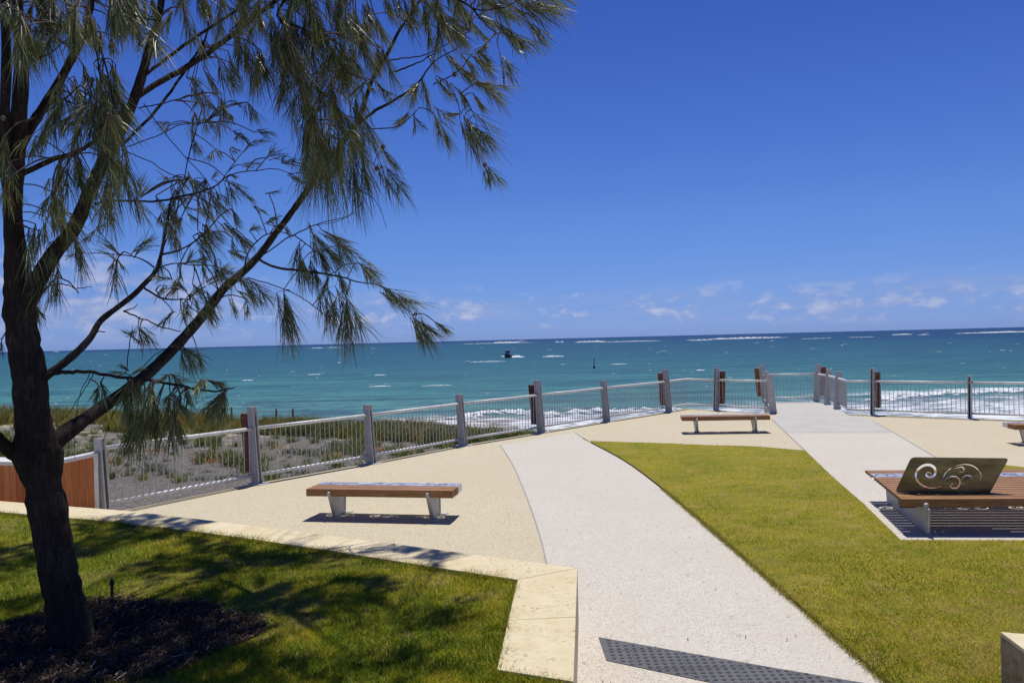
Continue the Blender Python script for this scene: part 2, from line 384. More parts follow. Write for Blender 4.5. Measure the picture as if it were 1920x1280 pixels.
def inside(P, poly):
    x, y = P[:, 0], P[:, 1]; r = np.zeros(len(P), bool); n = len(poly)
    for i in range(n):
        x0, y0 = poly[i][0], poly[i][1]; x1, y1 = poly[(i + 1) % n][0], poly[(i + 1) % n][1]
        c = ((y0 > y) != (y1 > y)) & (x < (x1 - x0) * (y - y0) / ((y1 - y0) if y1 != y0 else 1e-9) + x0); r ^= c
    return r
_tab = rng.random((256, 256))
def vnoise(x, y):
    xi = np.floor(x).astype(int); yi = np.floor(y).astype(int); fx = x - xi; fy = y - yi
    fx = fx * fx * (3 - 2 * fx); fy = fy * fy * (3 - 2 * fy)
    g = lambda a, b: _tab[a % 256, b % 256]
    return (g(xi, yi) * (1 - fx) + g(xi + 1, yi) * fx) * (1 - fy) + (g(xi, yi + 1) * (1 - fx) + g(xi + 1, yi + 1) * fx) * fy
def fbm(x, y, o=4):
    s = 0; a = 0.5; t = 0
    for i in range(o): s = s + a * vnoise(x * 2 ** i + 17 * i, y * 2 ** i + 5 * i); t += a; a *= 0.5
    return s / t
def smooth(pts, n=6):
    P = [Vector(p) for p in pts]; out = []
    for i in range(len(P) - 1):
        a = P[max(i - 1, 0)]; b = P[i]; c = P[i + 1]; d = P[min(i + 2, len(P) - 1)]
        for k in range(n):
            t = k / n; out.append(0.5 * ((2 * b) + (c - a) * t + (2 * a - 5 * b + 4 * c - d) * t * t + (3 * b - 3 * c + d - a) * t ** 3))
    out.append(P[-1]); return out

# ------------------------------------------------------------------ sea
SEA = -4.0
sheet('sea', [(-60000, 15), (60000, 15), (60000, 90000), (-60000, 90000)], SEA, M['sea'])
def foam_ridge(mb, c, length, depth, h, ang=0.0, seg=None, ragged=0.5):
    seg = seg or max(4, int(length / max(depth * 0.6, 0.4))); seg = min(seg, 60)
    ca, sa = math.cos(ang), math.sin(ang); rows = []
    for i in range(seg + 1):
        t = i / seg; env = (math.sin(math.pi * t) ** 0.45) * (1 - ragged * random.random())
        u = (t - 0.5) * length; off = depth * 0.35 * (random.random() - 0.5)
        hh = h * env; dd = depth * 0.5 * env + 0.01
        for (q, z) in ((-dd, -0.02), (-dd * 0.35, hh * 0.8), (dd * 0.2, hh), (dd, -0.02)):
            rows.append((c[0] + u * ca - (q + off) * sa, c[1] + u * sa + (q + off) * ca, SEA + z))
    fs = []
    for i in range(seg):
        for k in range(3):
            a = i * 4 + k; fs.append((a, a + 1, a + 5, a + 4))
    mb.add(rows, fs)
surf = MB()
for (x0, x1, y, hp) in [(866, 1004, 643.2, 1.2), (925, 978, 642.2, 3.0), (1040, 1058, 641, 2), (1078, 1136, 641.0, 3.6), (1120, 1240, 640.2, 1.6), (1290, 1335, 638.0, 1.6),
                        (1285, 1480, 635.0, 1.5), (1330, 1465, 633.8, 3.0), (1672, 1712, 627.4, 3.0), (1720, 1745, 627.6, 1.3), (1790, 1940, 623.6, 2.6), (1830, 1940, 622.6, 2.6),
                        (583, 608, 652.5, 1.6), (612, 640, 651.5, 1.6), (1590, 1640, 632.0, 1.1), (1500, 1560, 634.5, 1.0), (970, 985, 638.5, 1.2),
                        (1016, 1058, 668.5, 3.2), (880, 950, 678.0, 1.6), (700, 724, 703, 1.6), (452, 475, 713, 1.8), (576, 602, 702, 2.0), (1145, 1175, 682.5, 1.5), (1305, 1322, 694, 2),
                        (100, 112, 659, 1.5), (632, 640, 680, 1.6), (790, 850, 722.5, 1.2), (690, 735, 724, 1.6)]:
    xm = (x0 + x1) / 2; c = G(xm, y, SEA); k = c.y / FPX
    foam_ridge(surf, c, (x1 - x0) * k, max(hp * k * 2.0, 0.6), hp * k * 0.75, ang=-0.0, seg=min(60, max(10, int(x1 - x0) // 2)), ragged=0.75)
tag(surf.build('breaking_waves', M['foam'], smooth=True), kind='stuff', label='white breakers and surf lines far out on the blue sea', cat='surf')
caps = MB()
for _ in range(210):
    py = 641 + 110 * random.random() ** 1.5; px = random.uniform(-20, 1940)
    py2 = py - 0.0245 * (px - 960)
    if py2 < 640 - 0.0245 * (px - 960): continue
    c = G(px, py2, SEA)
    if c.y > 1500 or c.y < 84: continue
    k = c.y / FPX; L = random.choice([2, 2, 3, 4, 7, 12]) * k * random.uniform(0.6, 1.4)
    foam_ridge(caps, c, L, max(0.25, 0.8 * k), 0.45 * k * random.uniform(0.5, 1.4), ang=random.uniform(-0.1, 0.1), seg=4)
tag(caps.build('whitecaps', M['foam'], smooth=True), kind='stuff', label='small scattered whitecaps on the turquoise water', cat='whitecaps')

# shore surf: lumpy foam along the beach
def lumps(name, line, n, size, label):
    mb = MB()
    ico = bmesh.new(); bmesh.ops.create_icosphere(ico, subdivisions=1, radius=1.0)
    iv = [v.co.copy() for v in ico.verts]; fi = [tuple(v.index for v in f.verts) for f in ico.faces]; ico.free()
    for _ in range(n):
        t = random.random() * (len(line) - 1); i = int(t); f = t - i
        c = Vector(line[i]).lerp(Vector(line[min(i + 1, len(line) - 1)]), f)
        c.x += random.gauss(0, 0.6); c.y += random.gauss(0, 0.9)
        s = size * random.uniform(0.4, 1.3)
        mb.add([(c.x + p.x * s * random.uniform(1.0, 2.0), c.y + p.y * s, SEA + p.z * s * random.uniform(0.4, 0.9)) for p in iv], fi)
    return tag(mb.build(name, M['foam'], smooth=True), kind='stuff', label=label, cat='surf')
shore = [G(860, 786, SEA), G(900, 776, SEA), G(960, 772, SEA), G(1030, 778, SEA), G(1100, 771, SEA), G(1180, 771, SEA), G(1280, 768, SEA)]
lumps('shore_surf', [(p.x, p.y) + (0,) for p in shore], 230, 0.30, 'white foaming surf tumbling onto the beach behind the fence')
lumps('shore_breaker', [(p.x, p.y, 0) for p in (G(1640, 752, SEA), G(1700, 742, SEA), G(1780, 738, SEA), G(1860, 735, SEA), G(1960, 734, SEA))], 240, 0.30, 'white breaker curling ashore behind the right hand fence')

# ------------------------------------------------------------------ dune terrain
crX = np.array([-90, -60, -26, -16, -10.8, -6.8, -3, -0.2, 1.4, 6, 40, 90.0]); crY = np.array([62, 54, 41, 35.5, 33, 31, 28.3, 24.6, 22.8, 20, 10, -5.0])
def dune_h(x, y):
    x = np.asarray(x, float); y = np.asarray(y, float)
    base = -0.14 - 0.46 * np.clip((y - 13) / 20, 0, 1) ** 1.0 + 0.16 * (fbm(x * 0.5 + 40, y * 0.5 + 9) - 0.5)
    s = y - np.interp(x, crX, crY)
    return np.maximum(base - 0.5 * np.clip(s, 0, None) - 0.05 * np.clip(s, 0, 3), -7.0)
gx = np.concatenate([np.linspace(-90, -22, 50), np.linspace(-21.6, 8, 120), np.linspace(9, 60, 30)]); gy = np.concatenate([np.linspace(-12, 10, 12), np.linspace(10.4, 40, 120), np.linspace(41, 75, 50)])
XX, YY = np.meshgrid(gx, gy); ZZ = dune_h(XX, YY)
V = np.stack([XX, YY, ZZ], -1).reshape(-1, 3); nx = len(gx)
ii, jj = np.meshgrid(np.arange(nx - 1), np.arange(len(gy) - 1)); a = (jj * nx + ii).ravel()
du = big_mesh('dune_ground', V, np.stack([a, a + 1, a + nx + 1, a + nx], 1), M['dune']); du['kind'] = 'structure'
du.data.polygons.foreach_set('use_smooth', [True] * len(du.data.polygons))

# ------------------------------------------------------------------ fence line (rail centre line, from left to right)
def RP(px, py):                                                   # a point of the top rail, 1.04 m up
    p = G(px, py, 1.04); return Vector((p.x, p.y, 0))
P195, P480, P697, P863, P1010, P1134, P1250 = [RP(*q) for q in ((189, 840.5), (476, 803), (691, 778), (863, 756.5), (1010, 740.5), (1133, 727), (1250, 715))]
KINK, P1345, NL = RP(1288, 710.6), RP(1343, 712.3), RP(1445, 714.3)
FL, FR = RP(1431, 702.3), RP(1532, 700.8)
R1, R2, NR = RP(1553, 704), RP(1571.5, 708.8), RP(1588, 714.2)
P1635, P1818 = RP(1635.5, 714.8), RP(1818, 717); PEND = P1818 + (P1818 - P1635) * 1.0
NL2 = NL
plaza_far = [P195, P480, P697, P863, P1010, P1134, P1250, KINK, P1345, NL, FL, FR, NR, P1635, P1818, PEND]
plaza_poly = [(-14, 12.9)] + [(P195.x - 0.3, P195.y + 0.05)] + [(p.x, p.y) for p in plaza_far] + [(PEND.x + 6, PEND.y - 4), (24, -6), (-14, -6)]
pm = MB().prism(plaza_poly, -6.5, 0.0)
po = pm.build('plaza_paving', M['plaza']); po['kind'] = 'structure'

def gp(*pts): return [G(x, y, 0) for (x, y) in pts]
def sm(poly): return smooth(poly, 5)
# pale aggregate path from the lower right to the fence
pL = sm(gp((938, 834), (962, 872), (985, 925), (1003, 975), (1018, 1025), (1030, 1085), (1040, 1150), (1046, 1230), (1050, 1300)))
pR = sm(gp((1077, 811), (1100, 826), (1170, 864), (1243, 918), (1345, 1004), (1440, 1087), (1560, 1192), (1660, 1280), (1735, 1350)))
sheet('path', pL + pR[::-1], 0.004, M['path'])
p2 = gp((1447, 786), (1511, 846), (1560, 893), (1618, 944), (1689, 1013.5), (1960, 1014), (2200, 1000), (2200, 930), (1960, 925), (1790, 878), (1733, 845), (1688, 818), (1632, 787))
sheet('path', p2, 0.004, M['path'])
g2 = [Vector((NL.x + 0.25, NL.y - 0.1, 0)), Vector((FL.x + 0.06, FL.y - 0.12, 0)), Vector((FR.x - 0.06, FR.y - 0.12, 0)), Vector((NR.x - 0.1, NR.y - 0.1, 0))] + gp((1632, 787), (1672, 811), (1474, 811), (1449, 788))
sheet('path', g2, 0.008, M['grey_conc'])
land = gp((1040, 1188), (1122, 1194.5), (1606, 1279), (1700, 1296), (1750, 1500), (1000, 1500))
sheet('path', land, 0.008, M['landing'])
def strip(name, pts, wd, z, mat):
    pts = [Vector((p[0], p[1], 0)) for p in pts]; a = []; b = []
    for i, p in enumerate(pts):
        t = (pts[min(i + 1, len(pts) - 1)] - pts[max(i - 1, 0)]).normalized(); n = Vector((-t.y, t.x, 0))
        a.append(p + n * wd / 2); b.append(p - n * wd / 2)
    mb = MB()
    for i in range(len(pts) - 1):
        mb.add([(q.x, q.y, z) for q in (a[i], b[i], b[i + 1], a[i + 1])], [(0, 1, 2, 3)])
    o = mb.build(name, mat); o['kind'] = 'structure'; return o
strip('path_joint', pL, 0.018, 0.009, M['joint'])
strip('path_joint', gp((1447, 786), (1511, 846)), 0.02, 0.011, M['joint'])
strip('path_joint', gp((1632, 787), (1688, 818), (1733, 845), (1790, 878)), 0.02, 0.011, M['joint'])
strip('path_joint', gp((1078, 811), (1100, 826)), 0.02, 0.009, M['joint'])
brd = [p for p in (P195, P480, P697, P863, P1010, P1134, P1250, KINK)]
inn = [Vector((p.x + 0.15, p.y - 0.10, 0)) for p in brd]
strip('paving_border', [Vector((p.x + 0.10, p.y - 0.075, 0)) for p in brd], 0.20, 0.013, M['border'])
strip('paving_border', [NR + Vector((0.05, -0.12, 0)), P1635 + Vector((-0.02, -0.13, 0)), P1818 + Vector((-.02, -0.13, 0)), PEND + Vector((0, -0.13, 0))], 0.16, 0.013, M['border'])

# ------------------------------------------------------------------ lawns
lawn_poly = sm(gp((1106, 827.5), (1160, 829.5), (1250, 832), (1330, 835.5), (1410, 837.5), (1470, 842.5), (1510, 845.5))) + gp((1560, 894), (1618, 945), (1689, 1014.5), (1960, 1015.5), (2300, 1010), (2500, 1700), (2100, 1700)) + pR[::-1][:-6]
sheet('lawn', lawn_poly, 0.020, M['turf_sun'])
far_lawn = gp((1845, 868.5), (1881, 872.5), (1925, 878), (2100, 884), (2300, 900), (2300, 925), (1960, 922), (1860, 890), (1845, 880))
sheet('lawn', far_lawn, 0.020, M['turf_sun'])
strip('lawn_edge_soil', pR[4:], 0.016, 0.0245, M['mulch'])
BED = 0.45
WT = BED + 0.03
far_edge = [G(x, y, WT) for (x, y) in ((-160, 925), (0, 939), (245, 957), (560, 995), (870, 1036), (1083, 1064))]
in_edge = [G(x, y, WT) for (x, y) in ((-160, 945), (0, 960), (205, 976), (400, 999), (700, 1043), (860, 1070), (970, 1086))]
end_in, end_out = G(931, 1254, WT), G(1076, 1277, WT)
bed_poly = [(p.x, p.y) for p in in_edge] + [(end_in.x, end_in.y), (end_in.x + 0.02, end_in.y - 0.02), (end_out.x, end_out.y - 0.02), (end_out.x + 0.02, 0.5), (-12, 0.5)]
MC = G(185, 1205, BED); 
def mulch_r(ang): return 1.0 + 0.10 * math.sin(3 * ang + 1) + 0.06 * math.sin(7 * ang)
mul_poly = [(MC.x + 0.98 * mulch_r(t) * math.cos(t) * 1.05, MC.y + 0.98 * mulch_r(t) * math.sin(t)) for t in np.linspace(0, 2 * math.pi, 48, endpoint=False)]
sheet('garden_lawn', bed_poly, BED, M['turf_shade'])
sheet('mulch', mul_poly, BED + 0.012, M['mulch'])

def blades(name, poly, n, z, y0, y1, x0, x1, hh, ww, pal, excl=None, label='', falloff=2.0, nsc=(1.1, 6.0)):
    # density falls off with distance, so far turf is carried by its own material
    u = rng.random(n); k = falloff - 1
    Y = (y0 ** -k + u * (y1 ** -k - y0 ** -k)) ** (-1 / k)
    X = rng.uniform(x0, x1, n) * 1.0
    keep = np.abs(X) < Y * 0.78 + 1.6
    P = np.stack([X, Y], 1)[keep]; P = P[inside(P, poly)]
    if excl is not None:
        ins = inside(P, excl); P = P[(~ins) | (rng.random(len(P)) < 0.03)]
    n = len(P); nb = 0.55 * fbm(P[:, 0] * nsc[0], P[:, 1] * nsc[0]) + 0.45 * fbm(P[:, 0] * nsc[1], P[:, 1] * nsc[1] + 50)
    nb = nb + rng.normal(0, 0.09, n)
    pal = np.array(pal); t = np.clip((nb - 0.32) / 0.36, 0, 0.999) * (len(pal) - 1); i = t.astype(int); f = (t - i)[:, None]
    c = pal[i] * (1 - f) + pal[np.minimum(i + 1, len(pal) - 1)] * f; c = c * rng.uniform(0.5, 1.45, (n, 1))
    bare = fbm(P[:, 0] * 2.4 + 90, P[:, 1] * 2.4 + 3, 5); b = bare > 0.585
    c[b & (rng.random(n) < 0.6)] = np.array([0.36, 0.27, 0.12]) * 0.9
    h = hh * rng.uniform(0.5, 1.4, n) * np.where(b, 0.6, 1.0); wd = ww * rng.uniform(0.6, 1.3, n); a = rng.uniform(0, 2 * np.pi, n)
    lean = rng.normal(0, 0.75, (n, 2)) * h[:, None]
    V = np.zeros((n, 3, 3)); V[:, 0, 0] = P[:, 0] - np.cos(a) * wd; V[:, 0, 1] = P[:, 1] - np.sin(a) * wd; V[:, 1, 0] = P[:, 0] + np.cos(a) * wd; V[:, 1, 1] = P[:, 1] + np.sin(a) * wd
    V[:, :2, 2] = z; V[:, 2, :2] = P + lean; V[:, 2, 2] = z + h
    o = big_mesh(name, V, np.arange(n * 3).reshape(-1, 3), M['blade'], np.repeat(c, 3, 0), k=3)
    return tag(o, label, 'grass', kind='stuff')
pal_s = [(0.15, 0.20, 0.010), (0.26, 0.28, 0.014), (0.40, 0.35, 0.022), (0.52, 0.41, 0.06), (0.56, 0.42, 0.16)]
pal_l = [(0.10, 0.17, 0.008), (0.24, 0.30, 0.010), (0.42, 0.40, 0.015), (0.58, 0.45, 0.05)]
blades('grass', [(p[0], p[1]) for p in lawn_poly], 700000, 0.018, 4.2, 21, 0.2, 12, 0.024, 0.0030, pal_s, label='sunny short turf right of the path', falloff=2.6)
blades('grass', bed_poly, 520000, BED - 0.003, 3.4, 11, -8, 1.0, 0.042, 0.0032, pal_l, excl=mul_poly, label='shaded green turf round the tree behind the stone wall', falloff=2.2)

def edge_blades(line, per_m, z, hh, pal, side, label):
    P = []; 
    for a, b in zip(line[:-1], line[1:]):
        L = (b - a).length; nrm = Vector((-(b - a).y, (b - a).x, 0)).normalized() * side
        if a.y > 14 or max(abs(a.x), 0) > a.y: continue
        for _ in range(int(L * per_m)): q = a.lerp(b, random.random()) + nrm * random.gauss(0.012, 0.02); P.append((q.x, q.y))
    P = np.array(P); n = len(P); pal = np.array(pal); c = pal[rng.integers(0, len(pal), n)] * rng.uniform(0.6, 1.3, (n, 1))
    h = hh * rng.uniform(0.4, 1.5, n) * (0.5 + vnoise(P[:, 0] * 5, P[:, 1] * 5)); a = rng.uniform(0, 2 * np.pi, n); lean = rng.normal(0, 0.8, (n, 2)) * h[:, None]
    V = np.zeros((n, 3, 3)); V[:, 0, :2] = P; V[:, 1, :2] = P; V[:, 0, 0] -= np.cos(a) * .003; V[:, 0, 1] -= np.sin(a) * .003; V[:, 1, 0] += np.cos(a) * .003; V[:, 1, 1] += np.sin(a) * .003
    V[:, :2, 2] = z; V[:, 2, :2] = P + lean; V[:, 2, 2] = z + h
    tag(big_mesh('grass', V, np.arange(n * 3).reshape(-1, 3), M['blade'], np.repeat(c, 3, 0), k=3), label, 'grass', kind='stuff')
edge_blades(pR[4:], 900, 0.012, 0.030, pal_s, -1, 'grass fringe creeping over the path edge')
edge_blades([Vector((p.x, p.y, 0)) for p in in_edge] + [Vector((end_in.x, end_in.y, 0)), Vector((end_out.x, end_out.y, 0))], 700, BED - 0.004, 0.05, pal_l, -1, 'grass fringe along the limestone wall')
# litter on the mulch
n = 26000; P = np.stack([MC.x + rng.uniform(-1.3, 1.3, n), MC.y + rng.uniform(-1.2, 1.2, n)], 1); P = P[inside(P, [(MC.x + (a - MC.x) * 1.03, MC.y + (b - MC.y) * 1.03) for a, b in mul_poly])]; n = len(P)
L = rng.uniform(0.010, 0.05, n) * rng.choice([0.6, 1, 1, 2.2], n); Wd = rng.uniform(0.001, 0.0035, n); A = rng.uniform(0, 2 * np.pi, n); zz = BED + 0.014 + rng.uniform(0, 0.025, n)
d = np.stack([np.cos(A), np.sin(A)], 1); q = np.stack([-np.sin(A), np.cos(A)], 1); tl = rng.normal(0, 0.012, n)
V = np.zeros((n, 4, 3)); V[:, 0, :2] = P - d * L[:, None] / 2 - q * Wd[:, None]; V[:, 1, :2] = P + d * L[:, None] / 2 - q * Wd[:, None]; V[:, 2, :2] = P + d * L[:, None] / 2 + q * Wd[:, None]; V[:, 3, :2] = P - d * L[:, None] / 2 + q * Wd[:, None]
V[:, 0, 2] = zz; V[:, 3, 2] = zz + 0.003; V[:, 1, 2] = zz + np.abs(tl); V[:, 2, 2] = zz + np.abs(tl) + 0.004
pal = np.array([(0.03, 0.02, 0.016), (0.07, 0.045, 0.035), (0.12, 0.08, 0.06), (0.20, 0.14, 0.10), (0.40, 0.34, 0.28)]); c = pal[rng.choice(5, n, p=[.36, .32, .20, .09, .03])]
tag(big_mesh('mulch_litter', V, np.arange(n * 4), M['chip'], np.repeat(c, 4, 0)), 'bark chips, fallen needles and shell bits round the tree foot', 'litter', kind='stuff')

# ------------------------------------------------------------------ limestone retaining wall, block by block
wall = tag(empty('limestone_wall', (far_edge[3].x, far_edge[3].y, 0)), 'low cream limestone wall edging the shaded lawn, turning a corner beside the path', 'wall')
def wchild(o): o.parent = wall; o.matrix_parent_inverse = Matrix.Translation(-wall.location); return o
def along(line, t):
    Ls = [(line[i + 1] - line[i]).length for i in range(len(line) - 1)]; d = t * sum(Ls)
    for i, l in enumerate(Ls):
        if d <= l or i == len(Ls) - 1: return line[i].lerp(line[i + 1], d / l)
        d -= l
ts = [0, 0.14, 0.28, 0.40, 0.52, 0.64, 0.755, 0.895, 1.0]
def blk(quad, gap=0.0):
    cen = sum((Vector(p) for p in quad), Vector()) / 4
    qd = [Vector(p) + (cen - Vector(p)).normalized() * gap for p in quad]
    return wchild(MB().hexa([(p.x, p.y, -0.02) for p in qd], [(p.x, p.y, WT + random.uniform(-0.0015, 0.0015)) for p in qd]).build('block', M['limestone'], bevel=0.009))
for i in range(len(ts) - 1):
    a, b = along(in_edge, ts[i]), along(in_edge, ts[i + 1]); c_, d_ = along(far_edge, ts[i + 1]), along(far_edge, ts[i])
    blk([a, b, c_, d_], 0.003)
cin, cout = in_edge[-1], far_edge[-1]
for t0, t1 in ((0, 0.53), (0.53, 1.0)):
    blk([end_in.lerp(cin, 1 - t0), end_in.lerp(cin, 1 - t1), end_out.lerp(cout, 1 - t1), end_out.lerp(cout, 1 - t0)], 0.003)
mj = MB()
for t in ts[1:-1]:
    a, d_ = along(in_edge, t), along(far_edge, t); n_ = (d_ - a).normalized(); s_ = Vector((n_.y, -n_.x, 0)) * 0.016
    mj.hexa([(p.x, p.y, 0.0) for p in (a - s_, a + s_, d_ + s_, d_ - s_)], [(p.x, p.y, WT - 0.0035) for p in (a - s_, a + s_, d_ + s_, d_ - s_)])
for (a, d_) in ((cin, cout), (end_in.lerp(cin, 0.47), end_out.lerp(cout, 0.47))):
    n_ = (d_ - a).normalized(); s_ = Vector((n_.y, -n_.x, 0)) * 0.012; a = a + n_ * 0.01; d_ = d_ - n_ * 0.01
    mj.hexa([(p.x, p.y, 0.0) for p in (a - s_, a + s_, d_ + s_, d_ - s_)], [(p.x, p.y, WT - 0.003) for p in (a - s_, a + s_, d_ + s_, d_ - s_)])
wchild(mj.build('mortar_joint', M['mortar']))
# right hand end of another wall, close to the camera
kA, kB, kC = G(1876, 1183.5, WT), G(1990, 1268, WT), G(2150, 1207, WT)
kD = kB + (kC - kA)
rw = tag(empty('stone_block_wall', (kA.x, kA.y, 0)), 'rough split stone block with pale sawn top at the edge of the lawn', 'wall')
q = [kA, kB, kD, kC]
rb = MB().hexa([(p.x, p.y, -0.05) for p in q], [(p.x, p.y, WT - 0.03) for p in q]).build('block', M['split_stone'], rw); rb.matrix_parent_inverse = Matrix.Translation(-rw.location)
cen = sum(q, Vector()) / 4
rb = MB().hexa([(p.x, p.y, WT - 0.029) for p in q], [(p.x, p.y, WT) for p in q]).build('sawn_top', M['limestone'], rw, bevel=0.004); rb.matrix_parent_inverse = Matrix.Translation(-rw.location)

n = 420; PX = rng.uniform(-4.5, 4.5, n); PY = 4.6 + 9 * rng.random(n) ** 1.3; k_ = (~inside(np.stack([PX, PY], 1), bed_poly)) & (~inside(np.stack([PX, PY], 1), [(p[0], p[1]) for p in lawn_poly])) & inside(np.stack([PX, PY], 1), plaza_poly)
PX, PY = PX[k_], PY[k_]; n = len(PX); A = rng.uniform(0, 2 * np.pi, n); L = rng.uniform(0.004, 0.03, n); dx, dy = np.cos(A) * L, np.sin(A) * L; wx, wy = -np.sin(A) * .003, np.cos(A) * .003
V = np.zeros((n, 4, 3)); V[:, 0, 0] = PX - dx - wx; V[:, 0, 1] = PY - dy - wy; V[:, 1, 0] = PX + dx - wx; V[:, 1, 1] = PY + dy - wy; V[:, 2, 0] = PX + dx + wx; V[:, 2, 1] = PY + dy + wy; V[:, 3, 0] = PX - dx + wx; V[:, 3, 1] = PY - dy + wy
V[:, :, 2] = 0.016; V[:, 1:3, 2] += rng.uniform(0, 0.002, n)[:, None]
pal = np.array([(0.08, 0.05, 0.03), (0.18, 0.12, 0.06), (0.12, 0.10, 0.08)]); tag(big_mesh('fallen_needles', V, np.arange(n * 4), M['chip'], np.repeat(pal[rng.integers(0, 3, n)], 4, 0)), 'fallen needles and specks of litter on the pale paving', 'litter', kind='stuff')
# ------------------------------------------------------------------ tactile tiles (warning studs) set in the landing
tx0, ty0 = G(1183, 1221, 0).x, G(1183, 1221, 0).y
T_ = 0.385
tiles = tag(empty('tactile_paving', (tx0, ty0, 0)), 'charcoal studded warning tiles set diagonally across the pale path', 'tactile tiles')
band = gp((1122, 1195.5), (1606, 1280), (1760, 1306), (1600, 1330), (1330, 1281), (1137, 1240))
bandp = [(p.x, p.y) for p in band]
def clip_poly(sub, clip):
    def ccw(P):
        return sum(P[i][0] * P[(i + 1) % len(P)][1] - P[(i + 1) % len(P)][0] * P[i][1] for i in range(len(P))) > 0
    if not ccw(clip): clip = clip[::-1]
    out = list(sub)
    for i in range(len(clip)):
        a, b = clip[i], clip[(i + 1) % len(clip)]; inp = out; out = []
        if not inp: return []
        side = lambda p: (b[0] - a[0]) * (p[1] - a[1]) - (b[1] - a[1]) * (p[0] - a[0])
        for j in range(len(inp)):
            p, q_ = inp[j - 1], inp[j]; sp_, sq = side(p), side(q_)
            if (sp_ >= 0) != (sq >= 0):
                t = sp_ / (sp_ - sq); out.append((p[0] + (q_[0] - p[0]) * t, p[1] + (q_[1] - p[1]) * t))
            if sq >= 0: out.append(q_)
    return out
slope = 0.14
sheet('tile_bed', bandp, 0.0095, M['gap'])
dome = bmesh.new(); bmesh.ops.create_uvsphere(dome, u_segments=12, v_segments=6, radius=1.0)
dv = [v.co.copy() for v in dome.verts]; df = [tuple(v.index for v in f.verts) for f in dome.faces]; dome.free()
for i in range(-1, 6):
    for j in range(-4, 3):
        g_ = 0.003; sq = [(tx0 + (i + u) * T_ + slope * (j + v_) * T_ * 0 + (g_ if u == 0 else -g_), ty0 + (j + v_) * T_ + (g_ if v_ == 0 else -g_)) for (u, v_) in ((0, 0), (1, 0), (1, 1), (0, 1))]
        cp = clip_poly(sq, bandp)
        if len(cp) < 3: continue
        ar = abs(sum(cp[k][0] * cp[(k + 1) % len(cp)][1] - cp[(k + 1) % len(cp)][0] * cp[k][1] for k in range(len(cp)))) / 2
        if ar < 0.0015: continue
        to = MB().prism([(p[0] - tx0, p[1] - ty0) for p in cp], 0.002, 0.013).build('tile', M['tile'], tiles)
        mb = MB(); k_ = 0
        for u in range(6):
            for v_ in range(6):
                cx = tx0 + (i + (u + 0.5) / 6) * T_; cy = ty0 + (j + (v_ + 0.5) / 6) * T_
                if not all(inside(np.array([(cx + ox, cy + oy)]), cp)[0] for ox, oy in ((0.016, 0), (-0.016, 0), (0, 0.016), (0, -0.016))): continue
                mb.add([(cx - tx0 + p.x * 0.019, cy - ty0 + p.y * 0.019, 0.0125 + p.z * 0.006) for p in dv], df); k_ += 1
        if k_: mb.build('studs', M['dome'], to, smooth=True)

# ------------------------------------------------------------------ balustrades
PI = math.pi
def tint(o):
    me = o.data; a = me.attributes.new('tint', 'FLOAT', 'POINT')
    a.data.foreach_set('value', [random.random()] * len(me.vertices)); return o
def fence_post(parent, P, d, n, h, timber=0, O=Vector()):
    d = d.normalized(); n = n.normalized(); P = P - O; up = Vector((0, 0, 1))
    base = [(-0.17, 0.05), ]
    lean = 0.07 * h
    mb = MB()
    def plate(s0, s1, n0, n1, m0, m1, z0, z1, mb):
        b = [P + d * s + n * q + up * z0 for (s, q) in ((s0, n0), (s1, n0), (s1, n1), (s0, n1))]
        t = [P + d * s + n * q + up * z1 for (s, q) in ((s0, m0), (s1, m0), (s1, m1), (s0, m1))]
        mb.hexa(b, t)
    for s in (-1, 1):
        a, b = (0.022, 0.048) if s > 0 else (-0.048, -0.022)
        plate(a, b, -0.17, 0.055, -0.15 + lean, 0.035 + lean, 0.012, h, mb)
    o = mb.build('post', M['galv'], parent, bevel=0.002, seg=1)
    sp = MB(); plate(-0.0215, 0.0215, -0.06, 0.03, -0.05 + lean * 0.95, 0.01 + lean * 0.95, 0.012, h - 0.05, sp); s_ = sp.build('gap_shade', M['gap'], o)  # dark filler painted as the shade in the open slot between the plates
    bp = MB(); c = P + n * -0.06; bp.hexa([c + d * u + n * v + up * 0.0 for (u, v) in ((-0.12, -0.21), (0.12, -0.21), (0.12, 0.13), (-0.12, 0.13))], [c + d * u + n * v + up * 0.016 for (u, v) in ((-0.12, -0.21), (0.12, -0.21), (0.12, 0.13), (-0.12, 0.13))])
    for u in (-0.085, 0.085):
        for v in (-0.12, 0.09):
            q = c + d * u + n * v; bp.tube([q + up * 0.012, q + up * 0.03], 0.009, 6)
    bp.build('base_plate', M['rail'], o)
    if timber:
        tb = MB(); off = Vector()
        if timber == 2: off = d * 0.115 + n * -0.02
        def tq(z, e=0.0):
            l = 0.075 * z; cc = P + off + n * (0.14 + l) + up * z
            return [cc + d * u + n * v for (u, v) in ((-0.06, -0.085), (0.06, -0.085), (0.06, 0.085), (-0.06, 0.085))]
        tb.hexa(tq(0.22), tq(h - 0.13)); t = tint(tb.build('timber_block', M['post_timber'], parent, bevel=0.006, seg=1))
        for z in (0.45, 0.85, h - 0.2):
            bo = MB(); q = P + off + n * (0.14 + 0.075 * z - 0.086) + up * z; bo.tube([q, q - n * 0.006], 0.012, 8)
            q2 = P + off + n * (0.14 + 0.075 * z) + up * z; bo.build('bolt', M['stainless'], t)
            MB().tube([q2 - d * 0.059, q2 - d * 0.067], 0.012, 8).build('bolt', M['stainless'], t)
